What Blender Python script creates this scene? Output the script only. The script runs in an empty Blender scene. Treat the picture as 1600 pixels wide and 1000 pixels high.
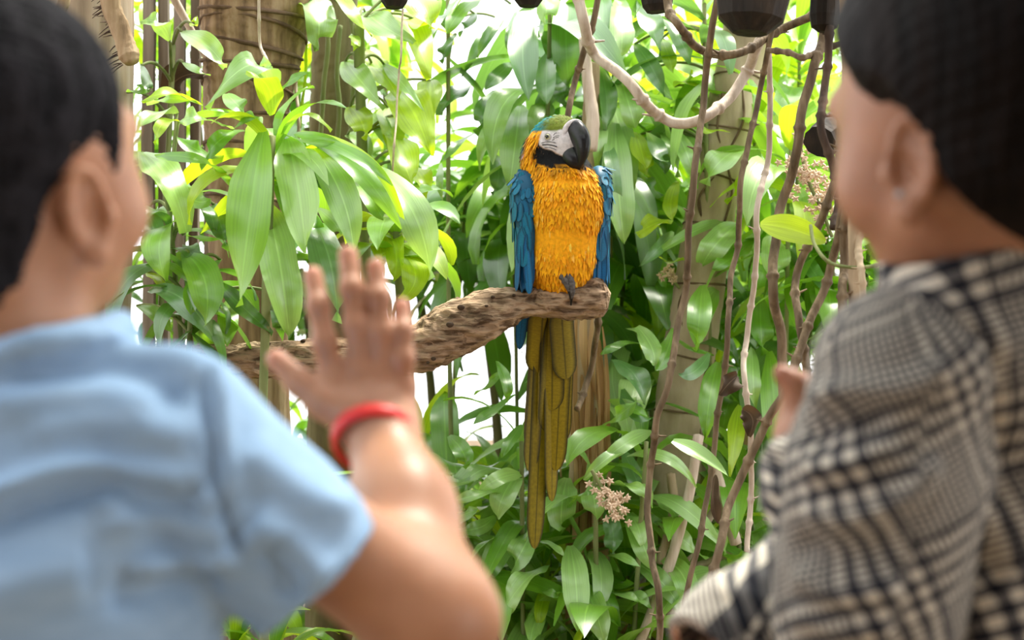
import bpy, math, random
import numpy as np
from mathutils import Vector, Matrix

random.seed(7)
RNG = np.random.default_rng(11)
SC = bpy.context.scene
COL = SC.collection

# ------------------------------------------------------------------ camera
CAMZ = 1.25
cam_d = bpy.data.cameras.new('camera')
cam = bpy.data.objects.new('camera', cam_d)
COL.objects.link(cam)
cam.location = (0, 0, CAMZ)
cam.rotation_euler = (math.pi / 2, 0, 0)
cam_d.lens = 50
cam_d.sensor_width = 36
cam_d.clip_start = 0.05
cam_d.dof.use_dof = True
cam_d.dof.focus_distance = 2.74
cam_d.dof.aperture_fstop = 3.6
SC.camera = cam

# ------------------------------------------------------------------ world, sun, exposure
world = bpy.data.worlds.new('overcast_sky')
SC.world = world
world.use_nodes = True
bg = world.node_tree.nodes['Background']
bg.inputs['Color'].default_value = (0.98, 0.99, 1.0, 1)
bg.inputs['Strength'].default_value = 1.5
sun_d = bpy.data.lights.new('sun_offscreen', 'SUN')
sun_d.energy = 6.2
sun_d.angle = math.radians(14)
sun_d.color = (1.0, 0.95, 0.84)
sun = bpy.data.objects.new('sun_offscreen', sun_d)
COL.objects.link(sun)
sun.rotation_euler = Vector((-0.30, -0.38, -1.0)).to_track_quat('-Z', 'Y').to_euler()
SC.view_settings.view_transform = 'Standard'
SC.view_settings.look = 'None'
SC.view_settings.gamma = 1
SC.view_settings.use_curve_mapping = False
SC.view_settings.exposure = 0.8

K = 0.72 / 1600.0


def P(px, py, d):
    """point of the place seen at (px, py) of the 1600 x 1000 frame, d metres ahead of the camera"""
    return np.array([(px - 800) * K * d, d, CAMZ - (py - 500) * K * d])


# ------------------------------------------------------------------ materials
def new_mat(name):
    m = bpy.data.materials.new(name)
    m.use_nodes = True
    nt = m.node_tree
    nt.nodes.clear()
    out = nt.nodes.new('ShaderNodeOutputMaterial')
    b = nt.nodes.new('ShaderNodeBsdfPrincipled')
    nt.links.new(b.outputs[0], out.inputs[0])
    return m, nt, b, out


def N(nt, kind, **kw):
    n = nt.nodes.new('ShaderNode' + kind)
    for k, v in kw.items():
        if k.startswith('i_'):
            key = k[2:]
            n.inputs[int(key) if key.isdigit() else key.replace('_', ' ')].default_value = v
        else:
            setattr(n, k, v)
    return n


def ramp(nt, fac, stops):
    r = nt.nodes.new('ShaderNodeValToRGB')
    e = r.color_ramp.elements
    while len(e) < len(stops):
        e.new(0.5)
    for el, (p, c) in zip(e, stops):
        el.position = p
        el.color = (*c, 1)
    nt.links.new(fac, r.inputs[0])
    return r.outputs[0]


def mixc(nt, fac, a, b, mode='MIX'):
    m = nt.nodes.new('ShaderNodeMix')
    m.data_type = 'RGBA'
    m.blend_type = mode
    for s, v in ((m.inputs['Factor'], fac), (m.inputs[6], a), (m.inputs[7], b)):
        if isinstance(v, (int, float)):
            s.default_value = v
        elif isinstance(v, tuple):
            s.default_value = (*v, 1)
        else:
            nt.links.new(v, s)
    return m.outputs[2]


def math_n(nt, op, a, b=None):
    m = nt.nodes.new('ShaderNodeMath')
    m.operation = op
    for i, v in enumerate((a, b)):
        if v is None:
            continue
        if isinstance(v, (int, float)):
            m.inputs[i].default_value = v
        else:
            nt.links.new(v, m.inputs[i])
    return m.outputs[0]


def bump(nt, b, h, strength, dist=0.01):
    bn = nt.nodes.new('ShaderNodeBump')
    bn.inputs['Strength'].default_value = strength
    bn.inputs['Distance'].default_value = dist
    nt.links.new(h, bn.inputs['Height'])
    nt.links.new(bn.outputs[0], b.inputs['Normal'])


def noise(nt, scale, detail=4, vec=None, stretch=None):
    tc = nt.nodes.new('ShaderNodeTexCoord')
    v = tc.outputs['Object'] if vec is None else tc.outputs[vec]
    if stretch:
        mp = nt.nodes.new('ShaderNodeMapping')
        mp.inputs['Scale'].default_value = stretch
        nt.links.new(v, mp.inputs[0])
        v = mp.outputs[0]
    n = N(nt, 'TexNoise', i_Scale=scale, i_Detail=detail)
    nt.links.new(v, n.inputs['Vector'])
    return n.outputs['Fac']


def surface_mat(name, c1, c2, scale=20, rough=0.8, stretch=None, bstr=0.4, c3=None, detail=5, spec=0.3, bdist=0.01):
    m, nt, b, out = new_mat(name)
    n = noise(nt, scale, detail, stretch=stretch)
    stops = [(0.3, c1), (0.7, c2)] if c3 is None else [(0.25, c1), (0.5, c2), (0.75, c3)]
    nt.links.new(ramp(nt, n, stops), b.inputs['Base Color'])
    b.inputs['Roughness'].default_value = rough
    b.inputs['Specular IOR Level'].default_value = spec
    if bstr:
        bump(nt, b, n, bstr, bdist)
    return m


def leaf_mat(name, c_lo, c_hi, trans, tfac=0.35, rough=0.36, rib=1.35, spec=0.5, patch=None):
    """strap leaf: parallel veins, pale midrib, waxy gloss, light coming through the blade"""
    m, nt, b, out = new_mat(name)
    uv = nt.nodes.new('ShaderNodeUVMap')
    sep = nt.nodes.new('ShaderNodeSeparateXYZ')
    nt.links.new(uv.outputs[0], sep.inputs[0])
    oi = nt.nodes.new('ShaderNodeObjectInfo')
    base = mixc(nt, oi.outputs['Random'], c_lo, c_hi)
    mp = nt.nodes.new('ShaderNodeMapping')
    mp.inputs['Scale'].default_value = (26, 1.2, 1)
    nt.links.new(uv.outputs[0], mp.inputs[0])
    vn = N(nt, 'TexNoise', i_Scale=1.0, i_Detail=3)
    nt.links.new(mp.outputs[0], vn.inputs['Vector'])
    veins = ramp(nt, vn.outputs['Fac'], [(0.35, (0.86, 0.88, 0.86)), (0.7, (1.12, 1.1, 1.1))])
    col = mixc(nt, 1.0, base, veins, 'MULTIPLY')
    d = math_n(nt, 'ABSOLUTE', math_n(nt, 'SUBTRACT', sep.outputs[0], 0.5))
    ribf = math_n(nt, 'LESS_THAN', d, 0.022)
    col = mixc(nt, math_n(nt, 'MULTIPLY', ribf, 0.6), col, tuple(min(1, x * rib + 0.03) for x in c_hi))
    if patch:
        pn = N(nt, 'TexNoise', i_Scale=2.6, i_Detail=2)
        nt.links.new(uv.outputs[0], pn.inputs['Vector'])
        pf = ramp(nt, pn.outputs['Fac'], [(0.55, (0, 0, 0)), (0.75, (1, 1, 1))])
        col = mixc(nt, math_n(nt, 'MULTIPLY', pf, 0.6), col, patch)
    nt.links.new(col, b.inputs['Base Color'])
    b.inputs['Roughness'].default_value = rough
    b.inputs['Specular IOR Level'].default_value = spec
    b.inputs['Coat Weight'].default_value = 0.85 if spec > 0.4 else 0.0
    b.inputs['Coat Roughness'].default_value = 0.34
    b.inputs['Coat IOR'].default_value = 1.6
    bump(nt, b, vn.outputs['Fac'], 0.18, 0.004)
    tr = nt.nodes.new('ShaderNodeBsdfTranslucent')
    nt.links.new(mixc(nt, 1.0, mixc(nt, 0.75, col, trans), veins, 'MULTIPLY'), tr.inputs['Color'])
    mx = nt.nodes.new('ShaderNodeMixShader')
    mx.inputs[0].default_value = tfac
    nt.links.new(b.outputs[0], mx.inputs[1])
    nt.links.new(tr.outputs[0], mx.inputs[2])
    nt.links.new(mx.outputs[0], out.inputs[0])
    return m


M = {}
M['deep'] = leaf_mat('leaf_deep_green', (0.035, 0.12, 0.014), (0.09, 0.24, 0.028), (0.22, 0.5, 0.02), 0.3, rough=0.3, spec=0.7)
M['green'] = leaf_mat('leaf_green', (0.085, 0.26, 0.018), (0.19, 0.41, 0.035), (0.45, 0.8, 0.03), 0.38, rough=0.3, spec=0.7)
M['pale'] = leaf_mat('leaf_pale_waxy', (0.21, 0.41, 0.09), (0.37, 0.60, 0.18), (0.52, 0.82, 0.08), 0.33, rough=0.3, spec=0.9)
M['grey'] = leaf_mat('leaf_blue_green', (0.08, 0.22, 0.06), (0.17, 0.34, 0.12), (0.3, 0.58, 0.07), 0.28, rough=0.3, spec=0.9)
M['lime'] = leaf_mat('leaf_lime', (0.30, 0.50, 0.015), (0.50, 0.68, 0.03), (0.72, 0.92, 0.02), 0.5)
M['dry'] = leaf_mat('leaf_dry', (0.34, 0.19, 0.075), (0.66, 0.45, 0.24), (0.6, 0.38, 0.15), 0.2, rough=0.7, spec=0.2)
M['deaddark'] = leaf_mat('leaf_dead_dark', (0.05, 0.032, 0.018), (0.12, 0.07, 0.035), (0.2, 0.1, 0.04), 0.12, rough=0.7, spec=0.2)
M['stem'] = surface_mat('green_stem', (0.12, 0.17, 0.05), (0.26, 0.27, 0.11), 30, 0.7, (1, 1, 0.2))
M['cane'] = surface_mat('cane_bark', (0.22, 0.15, 0.09), (0.42, 0.31, 0.2), 40, 0.85, (1, 1, 0.15), c3=(0.55, 0.43, 0.3))
M['vine'] = surface_mat('vine_bark', (0.055, 0.037, 0.019), (0.155, 0.106, 0.060), 60, 0.75, (1, 1, 0.12), 0.8, c3=(0.31, 0.225, 0.135))
M['vinepale'] = surface_mat('vine_pale_bark', (0.34, 0.25, 0.18), (0.52, 0.42, 0.33), 60, 0.7, (1, 1, 0.15), c3=(0.66, 0.56, 0.47))
M['vinedark'] = surface_mat('vine_dark_bark', (0.03, 0.02, 0.015), (0.08, 0.05, 0.035), 60, 0.8, (1, 1, 0.15), c3=(0.15, 0.1, 0.07))
M['wood'] = surface_mat('driftwood', (0.11, 0.065, 0.035), (0.36, 0.24, 0.15), 26, 0.88, (0.3, 1, 1.6), 1.0, c3=(0.55, 0.40, 0.27), detail=10, bdist=0.02)
def wood_detail():
    m = M['wood']
    nt = m.node_tree
    bs = [n for n in nt.nodes if n.type == 'BSDF_PRINCIPLED'][0]
    src = bs.inputs['Base Color'].links[0].from_socket
    fine = noise(nt, 75, 8, stretch=(0.22, 1, 1.3))
    f2 = ramp(nt, fine, [(0.36, (0.30, 0.26, 0.22)), (0.5, (0.95, 0.95, 0.95)), (0.7, (1.25, 1.22, 1.18))])
    nt.links.new(mixc(nt, 1.0, src, f2, 'MULTIPLY'), bs.inputs['Base Color'])
    old = bs.inputs['Normal'].links[0].from_node
    b2 = nt.nodes.new('ShaderNodeBump')
    b2.inputs['Strength'].default_value = 0.9
    b2.inputs['Distance'].default_value = 0.012
    nt.links.new(fine, b2.inputs['Height'])
    nt.links.new(old.outputs[0], b2.inputs['Normal'])
    nt.links.new(b2.outputs[0], bs.inputs['Normal'])


wood_detail()
M['hole'] = surface_mat('hole_shade', (0.035, 0.021, 0.013), (0.07, 0.043, 0.026), 30, 0.95)  # brown painting the shade inside worm holes; nostrils use it too
M['post'] = surface_mat('weathered_post', (0.20, 0.145, 0.10), (0.36, 0.27, 0.19), 16, 0.85, (2.2, 2.2, 0.12), 0.5, c3=(0.45, 0.38, 0.31), detail=8)
M['slat'] = surface_mat('grey_slat', (0.07, 0.055, 0.04), (0.19, 0.155, 0.115), 18, 0.9, (2, 2, 0.1), 0.5, c3=(0.33, 0.28, 0.22))
M['palm'] = surface_mat('palm_trunk', (0.075, 0.045, 0.022), (0.30, 0.20, 0.11), 16, 0.9, (2.5, 2.5, 0.22), 0.9, c3=(0.50, 0.38, 0.24), detail=9)
M['trunk'] = surface_mat('pale_trunk', (0.24, 0.18, 0.12), (0.42, 0.33, 0.23), 12, 0.9, (1.5, 1.5, 0.6), 0.5, c3=(0.56, 0.46, 0.35), detail=8)
M['stump'] = surface_mat('mossy_trunk', (0.06, 0.05, 0.025), (0.14, 0.12, 0.05), 14, 0.95, (2.2, 2.2, 0.25), 0.6, c3=(0.2, 0.19, 0.08), detail=8)
M['log'] = surface_mat('dark_log', (0.006, 0.004, 0.003), (0.018, 0.012, 0.008), 25, 0.75, (2, 2, 0.3), 0.4, c3=(0.04, 0.026, 0.016))
M['scar'] = surface_mat('trunk_scar', (0.08, 0.05, 0.03), (0.2, 0.13, 0.08), 30, 0.95)
M['soil'] = surface_mat('leaf_litter', (0.05, 0.035, 0.02), (0.13, 0.09, 0.05), 9, 0.95, None, 0.8, c3=(0.24, 0.17, 0.1))
M['floret'] = surface_mat('floret', (0.62, 0.42, 0.28), (0.85, 0.68, 0.52), 200, 0.8, None, 0)
M['string'] = surface_mat('thin_cord', (0.42, 0.33, 0.22), (0.6, 0.5, 0.36), 80, 0.9, None, 0)


def skin_mat(name, c, c2):
    m, nt, b, out = new_mat(name)
    n = noise(nt, 28, 4)
    at = nt.nodes.new('ShaderNodeAttribute')
    at.attribute_name = 'tint'
    col = mixc(nt, 1.0, ramp(nt, n, [(0.3, c), (0.7, c2)]), at.outputs['Color'], 'MULTIPLY')
    nt.links.new(col, b.inputs['Base Color'])
    b.inputs['Roughness'].default_value = 0.45
    b.inputs['Subsurface Weight'].default_value = 0.25
    b.inputs['Subsurface Radius'].default_value = (0.012, 0.004, 0.002)
    b.inputs['Subsurface Scale'].default_value = 0.6
    bump(nt, b, noise(nt, 260, 3), 0.12, 0.002)
    return m


M['skin_boy'] = skin_mat('skin_warm', (0.44, 0.20, 0.105), (0.54, 0.265, 0.15))
M['skin_woman'] = skin_mat('skin_tan', (0.34, 0.155, 0.085), (0.43, 0.205, 0.12))
M['hair'] = surface_mat('short_dark_hair', (0.002, 0.002, 0.003), (0.028, 0.026, 0.031), 75, 0.75, (1, 1, 0.5), 1.0, detail=6, spec=0.12, bdist=0.006)
M['hair2'] = surface_mat('long_dark_hair', (0.002, 0.0014, 0.0013), (0.011, 0.0065, 0.0055), 90, 0.6, (1, 1, 0.08), 0.6, detail=4, spec=0.12, bdist=0.003)
M['shirt'] = surface_mat('pale_blue_jersey', (0.31, 0.47, 0.69), (0.37, 0.54, 0.76), 70, 0.9, (0.3, 1, 1.6), 0.1, spec=0.15, bdist=0.003)
M['denim'] = surface_mat('dark_trousers', (0.03, 0.035, 0.05), (0.06, 0.07, 0.1), 90, 0.9)
M['shoe'] = surface_mat('dark_shoe', (0.02, 0.02, 0.02), (0.05, 0.05, 0.05), 40, 0.6)
M['red'] = surface_mat('red_silicone', (0.75, 0.018, 0.015), (0.85, 0.03, 0.02), 20, 0.4, None, 0, spec=0.5)
M['silver'] = surface_mat('silver_stud', (0.3, 0.32, 0.34), (0.45, 0.46, 0.48), 20, 0.3, None, 0, spec=0.8)
M['strap'] = surface_mat('pale_strap', (0.6, 0.58, 0.6), (0.75, 0.73, 0.74), 60, 0.8, None, 0)


def attr_mat(name, rough=0.6, spec=0.3, bstr=0.2, bscale=120, tfac=0.0, sheen=0.0):
    m, nt, b, out = new_mat(name)
    at = nt.nodes.new('ShaderNodeAttribute')
    at.attribute_name = 'tint'
    n = noise(nt, bscale, 3)
    col = mixc(nt, 1.0, at.outputs['Color'], ramp(nt, n, [(0.3, (0.82, 0.82, 0.82)), (0.7, (1.12, 1.12, 1.12))]), 'MULTIPLY')
    nt.links.new(col, b.inputs['Base Color'])
    b.inputs['Roughness'].default_value = rough
    b.inputs['Specular IOR Level'].default_value = spec
    bump(nt, b, n, bstr, 0.003)
    return m


M['bird'] = attr_mat('macaw_plumage', 0.75, 0.15, 0.3, 160)
M['eye'] = attr_mat('eye_glossy', 0.08, 0.6, 0.0)
M['beak'] = surface_mat('black_beak', (0.004, 0.004, 0.005), (0.012, 0.011, 0.011), 60, 0.3, (1, 1, 0.3), 0.1, spec=0.35, bdist=0.002)
M['claw'] = surface_mat('grey_foot_skin', (0.05, 0.045, 0.045), (0.14, 0.125, 0.12), 220, 0.7, None, 0.8, bdist=0.002)


def feather_mat(name, mid, edge, lo, tfac=0.0, rough=0.5):
    m, nt, b, out = new_mat(name)
    uv = nt.nodes.new('ShaderNodeUVMap')
    sep = nt.nodes.new('ShaderNodeSeparateXYZ')
    nt.links.new(uv.outputs[0], sep.inputs[0])
    oi = nt.nodes.new('ShaderNodeObjectInfo')
    base = mixc(nt, oi.outputs['Random'], mid, lo)
    d = math_n(nt, 'ABSOLUTE', math_n(nt, 'SUBTRACT', sep.outputs[0], 0.5))
    ef = ramp(nt, d, [(0.3, (0, 0, 0)), (0.5, (1, 1, 1))])
    col = mixc(nt, ef, base, edge)
    rf = math_n(nt, 'LESS_THAN', d, 0.035)
    col = mixc(nt, math_n(nt, 'MULTIPLY', rf, 0.55), col, edge)
    mp = nt.nodes.new('ShaderNodeMapping')
    mp.inputs['Scale'].default_value = (6, 60, 1)
    nt.links.new(uv.outputs[0], mp.inputs[0])
    vn = N(nt, 'TexNoise', i_Scale=1.0, i_Detail=3)
    nt.links.new(mp.outputs[0], vn.inputs['Vector'])
    col = mixc(nt, 1.0, col, ramp(nt, vn.outputs['Fac'], [(0.3, (0.8, 0.8, 0.8)), (0.7, (1.15, 1.15, 1.15))]), 'MULTIPLY')
    nt.links.new(col, b.inputs['Base Color'])
    b.inputs['Roughness'].default_value = rough
    b.inputs['Specular IOR Level'].default_value = 0.3
    bump(nt, b, vn.outputs['Fac'], 0.25, 0.002)
    if tfac:
        tr = nt.nodes.new('ShaderNodeBsdfTranslucent')
        nt.links.new(col, tr.inputs['Color'])
        mx = nt.nodes.new('ShaderNodeMixShader')
        mx.inputs[0].default_value = tfac
        nt.links.new(b.outputs[0], mx.inputs[1])
        nt.links.new(tr.outputs[0], mx.inputs[2])
        nt.links.new(mx.outputs[0], out.inputs[0])
    return m


M['f_blue'] = feather_mat('blue_feather', (0.004, 0.18, 0.30), (0.003, 0.035, 0.08), (0.004, 0.11, 0.24))
M['f_navy'] = feather_mat('deep_blue_feather', (0.004, 0.10, 0.27), (0.003, 0.025, 0.07), (0.004, 0.14, 0.33))
M['f_teal'] = feather_mat('dark_teal_feather', (0.01, 0.07, 0.10), (0.005, 0.02, 0.03), (0.01, 0.13, 0.2))
M['f_gold'] = feather_mat('olive_gold_feather', (0.33, 0.23, 0.006), (0.016, 0.016, 0.005), (0.19, 0.145, 0.008), 0.2, 0.45)


def plaid_mat():
    """glen check: bands of broad dark/cream stripes crossing bands of fine stripes, woven"""
    m, nt, b, out = new_mat('glen_check_wool')
    uv = nt.nodes.new('ShaderNodeUVMap')
    mpn = nt.nodes.new('ShaderNodeMapping')
    nt.links.new(uv.outputs[0], mpn.inputs[0])
    wob = noise(nt, 9, 2)
    sep = nt.nodes.new('ShaderNodeSeparateXYZ')
    nt.links.new(mpn.outputs[0], sep.inputs[0])

    def yarn(s):
        s = math_n(nt, 'ADD', s, math_n(nt, 'MULTIPLY', wob, 0.012))
        per = math_n(nt, 'FRACT', math_n(nt, 'DIVIDE', s, 0.124))
        coarse = math_n(nt, 'LESS_THAN', per, 0.52)
        wide = math_n(nt, 'GREATER_THAN', math_n(nt, 'FRACT', math_n(nt, 'DIVIDE', s, 0.0155)), 0.5)
        fine = math_n(nt, 'GREATER_THAN', math_n(nt, 'FRACT', math_n(nt, 'DIVIDE', s, 0.0054)), 0.5)
        mx = nt.nodes.new('ShaderNodeMix')
        nt.links.new(coarse, mx.inputs[0])
        nt.links.new(fine, mx.inputs[2])
        nt.links.new(wide, mx.inputs[3])
        return mx.outputs[0]
    a = yarn(sep.outputs[0])
    c = yarn(sep.outputs[1])
    s = math_n(nt, 'MULTIPLY', math_n(nt, 'ADD', a, c), 0.5)
    col = ramp(nt, s, [(0.0, (0.007, 0.008, 0.015)), (0.5, (0.11, 0.105, 0.105)), (1.0, (0.66, 0.60, 0.50))])
    nt.links.new(col, b.inputs['Base Color'])
    b.inputs['Roughness'].default_value = 0.9
    b.inputs['Specular IOR Level'].default_value = 0.15
    b.inputs['Sheen Weight'].default_value = 0.15
    bump(nt, b, noise(nt, 500, 2), 0.2, 0.002)
    return m


M['plaid'] = plaid_mat()


# ------------------------------------------------------------------ mesh and object helpers
def mk_mesh(name, verts, faces, mat=None, smooth=True, uvs=None, tint=None):
    me = bpy.data.meshes.new(name)
    v = np.asarray(verts, dtype=np.float32)
    if isinstance(faces, np.ndarray):
        nf, k = faces.shape
        me.vertices.add(len(v))
        me.vertices.foreach_set('co', v.ravel())
        me.loops.add(nf * k)
        me.loops.foreach_set('vertex_index', faces.ravel().astype(np.int32))
        me.polygons.add(nf)
        me.polygons.foreach_set('loop_start', np.arange(0, nf * k, k, dtype=np.int32))
        me.update(calc_edges=True)
    else:
        me.from_pydata([tuple(map(float, q)) for q in v], [], [tuple(map(int, f)) for f in faces])
        me.update()
    if smooth:
        me.polygons.foreach_set('use_smooth', np.ones(len(me.polygons), dtype=bool))
    if uvs is not None:
        u = np.asarray(uvs, dtype=np.float32)
        lay = me.uv_layers.new(name='UVMap')
        li = np.zeros(len(me.loops), dtype=np.int32)
        me.loops.foreach_get('vertex_index', li)
        lay.data.foreach_set('uv', u[li].ravel())
    if tint is not None:
        t = np.asarray(tint, dtype=np.float32)
        t4 = np.concatenate([t, np.ones((len(t), 1), np.float32)], 1)
        ca = me.color_attributes.new('tint', 'FLOAT_COLOR', 'POINT')
        ca.data.foreach_set('color', t4.ravel())
    if mat is not None:
        me.materials.append(M[mat])
    me.update()
    return me


def obj(name, me, parent=None, loc=None):
    o = bpy.data.objects.new(name, me)
    COL.objects.link(o)
    if loc is not None:
        o.location = loc
    if parent is not None:
        o.parent = parent
    return o


def tag(o, label=None, cat=None, group=None, kind=None):
    for k, v in (('label', label), ('category', cat), ('group', group), ('kind', kind)):
        if v:
            o[k] = v
    return o


def thing(name, loc, label, cat, group=None):
    o = bpy.data.objects.new(name, None)
    o.empty_display_size = 0.05
    COL.objects.link(o)
    o.location = [float(x) for x in loc]
    return tag(o, label, cat, group)


def unit(v):
    v = np.asarray(v, float)
    return v / (np.linalg.norm(v) + 1e-12)


def spline(pts, n):
    """Catmull-Rom through rows of pts (any width), n samples"""
    p = np.asarray(pts, float)
    if len(p) == 2:
        t = np.linspace(0, 1, n)[:, None]
        return p[0] * (1 - t) + p[1] * t
    q = np.vstack([2 * p[0] - p[1], p, 2 * p[-1] - p[-2]])
    m = len(p) - 1
    t = np.linspace(0, m - 1e-9, n)
    i = t.astype(int)
    f = (t - i)[:, None]
    a, b, c, d = q[i], q[i + 1], q[i + 2], q[i + 3]
    return 0.5 * (2 * b + (c - a) * f + (2 * a - 5 * b + 4 * c - d) * f ** 2 + (3 * b - a - 3 * c + d) * f ** 3)


def tube_data(path, radii, seg=8, rough=0.0, freq=3.0, seed=0, cap=True, flat=None):
    path = np.asarray(path, float)
    n = len(path)
    radii = np.broadcast_to(np.asarray(radii, float), (n,))
    tan = np.gradient(path, axis=0)
    tan /= np.linalg.norm(tan, axis=1)[:, None] + 1e-12
    ref = np.array([0.0, 1.0, 0.0]) if abs(tan[0][1]) < 0.9 else np.array([1.0, 0, 0])
    nrm = unit(np.cross(tan[0], ref))
    rng = np.random.default_rng(seed)
    ph = rng.uniform(0, 6.28, (4, 2))
    V = []
    arc = np.concatenate([[0], np.cumsum(np.linalg.norm(np.diff(path, axis=0), axis=1))])
    for i in range(n):
        nrm = unit(nrm - tan[i] * nrm.dot(tan[i]))
        bi = np.cross(tan[i], nrm)
        for k in range(seg):
            a = 2 * math.pi * k / seg
            r = radii[i]
            if rough:
                r *= 1 + rough * (math.sin(2 * a + ph[0, 0] + arc[i] * freq * 6) * 0.5 + math.sin(3 * a + ph[1, 0] - arc[i] * freq * 11)
                                  * 0.35 + math.sin(5 * a + ph[2, 0] + arc[i] * freq * 19) * 0.25) + rough * 0.3 * rng.normal()
            ca, sa = math.cos(a), math.sin(a)
            if flat:
                sa *= flat
            V.append(path[i] + r * (ca * nrm + sa * bi))
    F = []
    for i in range(n - 1):
        for k in range(seg):
            k2 = (k + 1) % seg
            F.append((i * seg + k, i * seg + k2, (i + 1) * seg + k2, (i + 1) * seg + k))
    if cap:
        V.append(path[0] - tan[0] * radii[0] * 0.3)
        V.append(path[-1] + tan[-1] * radii[-1] * 0.3)
        c0, c1 = len(V) - 2, len(V) - 1
        for k in range(seg):
            k2 = (k + 1) % seg
            F.append((c0, k2, k))
            F.append((c1, (n - 1) * seg + k, (n - 1) * seg + k2))
    return V, F


def tube(name, path, radii, mat, parent=None, org=None, **kw):
    V, F = tube_data(path, radii, **kw)
    V = np.array(V)
    if org is not None:
        V = V - np.asarray(org)
    return obj(name, mk_mesh(name, V, F, mat), parent)


def join(parts):
    V, F = [], []
    for v, f in parts:
        o = len(V)
        V.extend(list(v))
        F.extend([tuple(i + o for i in q) for q in f])
    return V, F


def ball(c, r, seg=8, rings=5):
    V, F = [], []
    r = np.broadcast_to(np.asarray(r, float), (3,))
    for i in range(rings + 1):
        t = math.pi * i / rings
        for k in range(seg):
            a = 2 * math.pi * k / seg
            V.append(np.asarray(c) + r * np.array([math.sin(t) * math.cos(a), math.sin(t) * math.sin(a), math.cos(t)]))
    for i in range(rings):
        for k in range(seg):
            k2 = (k + 1) % seg
            F.append((i * seg + k, (i + 1) * seg + k, (i + 1) * seg + k2, i * seg + k2))
    return V, F


# ------------------------------------------------------------------ implicit surfaces for bodies
class Field:
    def __init__(s, lo, hi, h):
        s.lo, s.h = np.asarray(lo, np.float32), h
        s.n = np.ceil((np.asarray(hi) - np.asarray(lo)) / h).astype(int) + 1
        s.ax = [(s.lo[i] + h * np.arange(s.n[i])).astype(np.float32) for i in range(3)]
        s.D = np.full(tuple(s.n), 1.0, np.float32)

    def grid(s, lo, hi, m):
        sl = []
        for i in range(3):
            a = int(np.clip(math.floor((lo[i] - m - s.lo[i]) / s.h), 0, s.n[i]))
            b = int(np.clip(math.ceil((hi[i] + m - s.lo[i]) / s.h) + 1, 0, s.n[i]))
            sl.append(slice(a, b))
        X = s.ax[0][sl[0]][:, None, None]
        Y = s.ax[1][sl[1]][None, :, None]
        Z = s.ax[2][sl[2]][None, None, :]
        return tuple(sl), (X, Y, Z)

    def add(s, prim, k=0.02, off=0.0):
        fn, lo, hi = prim
        sl, g = s.grid(lo, hi, k + abs(off) + 3 * s.h)
        a = s.D[sl]
        if a.size == 0:
            return
        b = fn(*g) - off
        h = np.clip(0.5 + 0.5 * (b - a) / k, 0, 1)
        s.D[sl] = b + (a - b) * h - k * h * (1 - h)

    def sub(s, prim, k=0.01):
        fn, lo, hi = prim
        sl, g = s.grid(lo, hi, k + 3 * s.h)
        a = s.D[sl]
        if a.size == 0:
            return
        b = -fn(*g)
        h = np.clip(0.5 - 0.5 * (b - a) / k, 0, 1)
        s.D[sl] = b + (a - b) * h + k * h * (1 - h)

    def mesh(s, D=None):
        """naive surface nets"""
        D = s.D if D is None else D
        ins = D < 0
        n = D.shape
        c = [ins[i:n[0] - 1 + i, j:n[1] - 1 + j, k:n[2] - 1 + k] for i in (0, 1) for j in (0, 1) for k in (0, 1)]
        anyv = c[0].copy()
        allv = c[0].copy()
        for q in c[1:]:
            anyv |= q
            allv &= q
        act = anyv & ~allv
        I, J, Kk = np.nonzero(act)
        idx = np.full(act.shape, -1, np.int32)
        idx[I, J, Kk] = np.arange(len(I))
        offs = np.array([(i, j, k) for i in (0, 1) for j in (0, 1) for k in (0, 1)])
        val = np.stack([D[I + o[0], J + o[1], Kk + o[2]] for o in offs], 1)
        acc = np.zeros((len(I), 3))
        cnt = np.zeros(len(I))
        for a in range(8):
            for b in range(a + 1, 8):
                if np.abs(offs[a] - offs[b]).sum() != 1:
                    continue
                va, vb = val[:, a], val[:, b]
                m = (va < 0) != (vb < 0)
                t = np.where(m, va / np.where(m, va - vb, 1), 0)
                p = offs[a] + t[:, None] * (offs[b] - offs[a])
                acc += p * m[:, None]
                cnt += m
        V = (np.stack([I, J, Kk], 1) + acc / cnt[:, None]) * s.h + s.lo
        Q = []
        for ax in range(3):
            u, w = [(1, 2), (2, 0), (0, 1)][ax]
            sl0 = [slice(None)] * 3
            sl1 = [slice(None)] * 3
            sl0[ax] = slice(0, n[ax] - 1)
            sl1[ax] = slice(1, n[ax])
            for q in (u, w):
                sl0[q] = slice(1, n[q] - 1)
                sl1[q] = slice(1, n[q] - 1)
            a, b = ins[tuple(sl0)], ins[tuple(sl1)]
            e = np.stack(np.nonzero(a != b), 1)
            fl = a[e[:, 0], e[:, 1], e[:, 2]]
            e[:, u] += 1
            e[:, w] += 1
            def cell(du, dw):
                q = e.copy()
                q[:, u] -= du
                q[:, w] -= dw
                return idx[q[:, 0], q[:, 1], q[:, 2]]
            quad = np.stack([cell(1, 1), cell(0, 1), cell(0, 0), cell(1, 0)], 1)
            quad[~fl] = quad[~fl][:, ::-1]
            Q.append(quad)
        return V, np.concatenate(Q).astype(np.int32)


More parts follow.
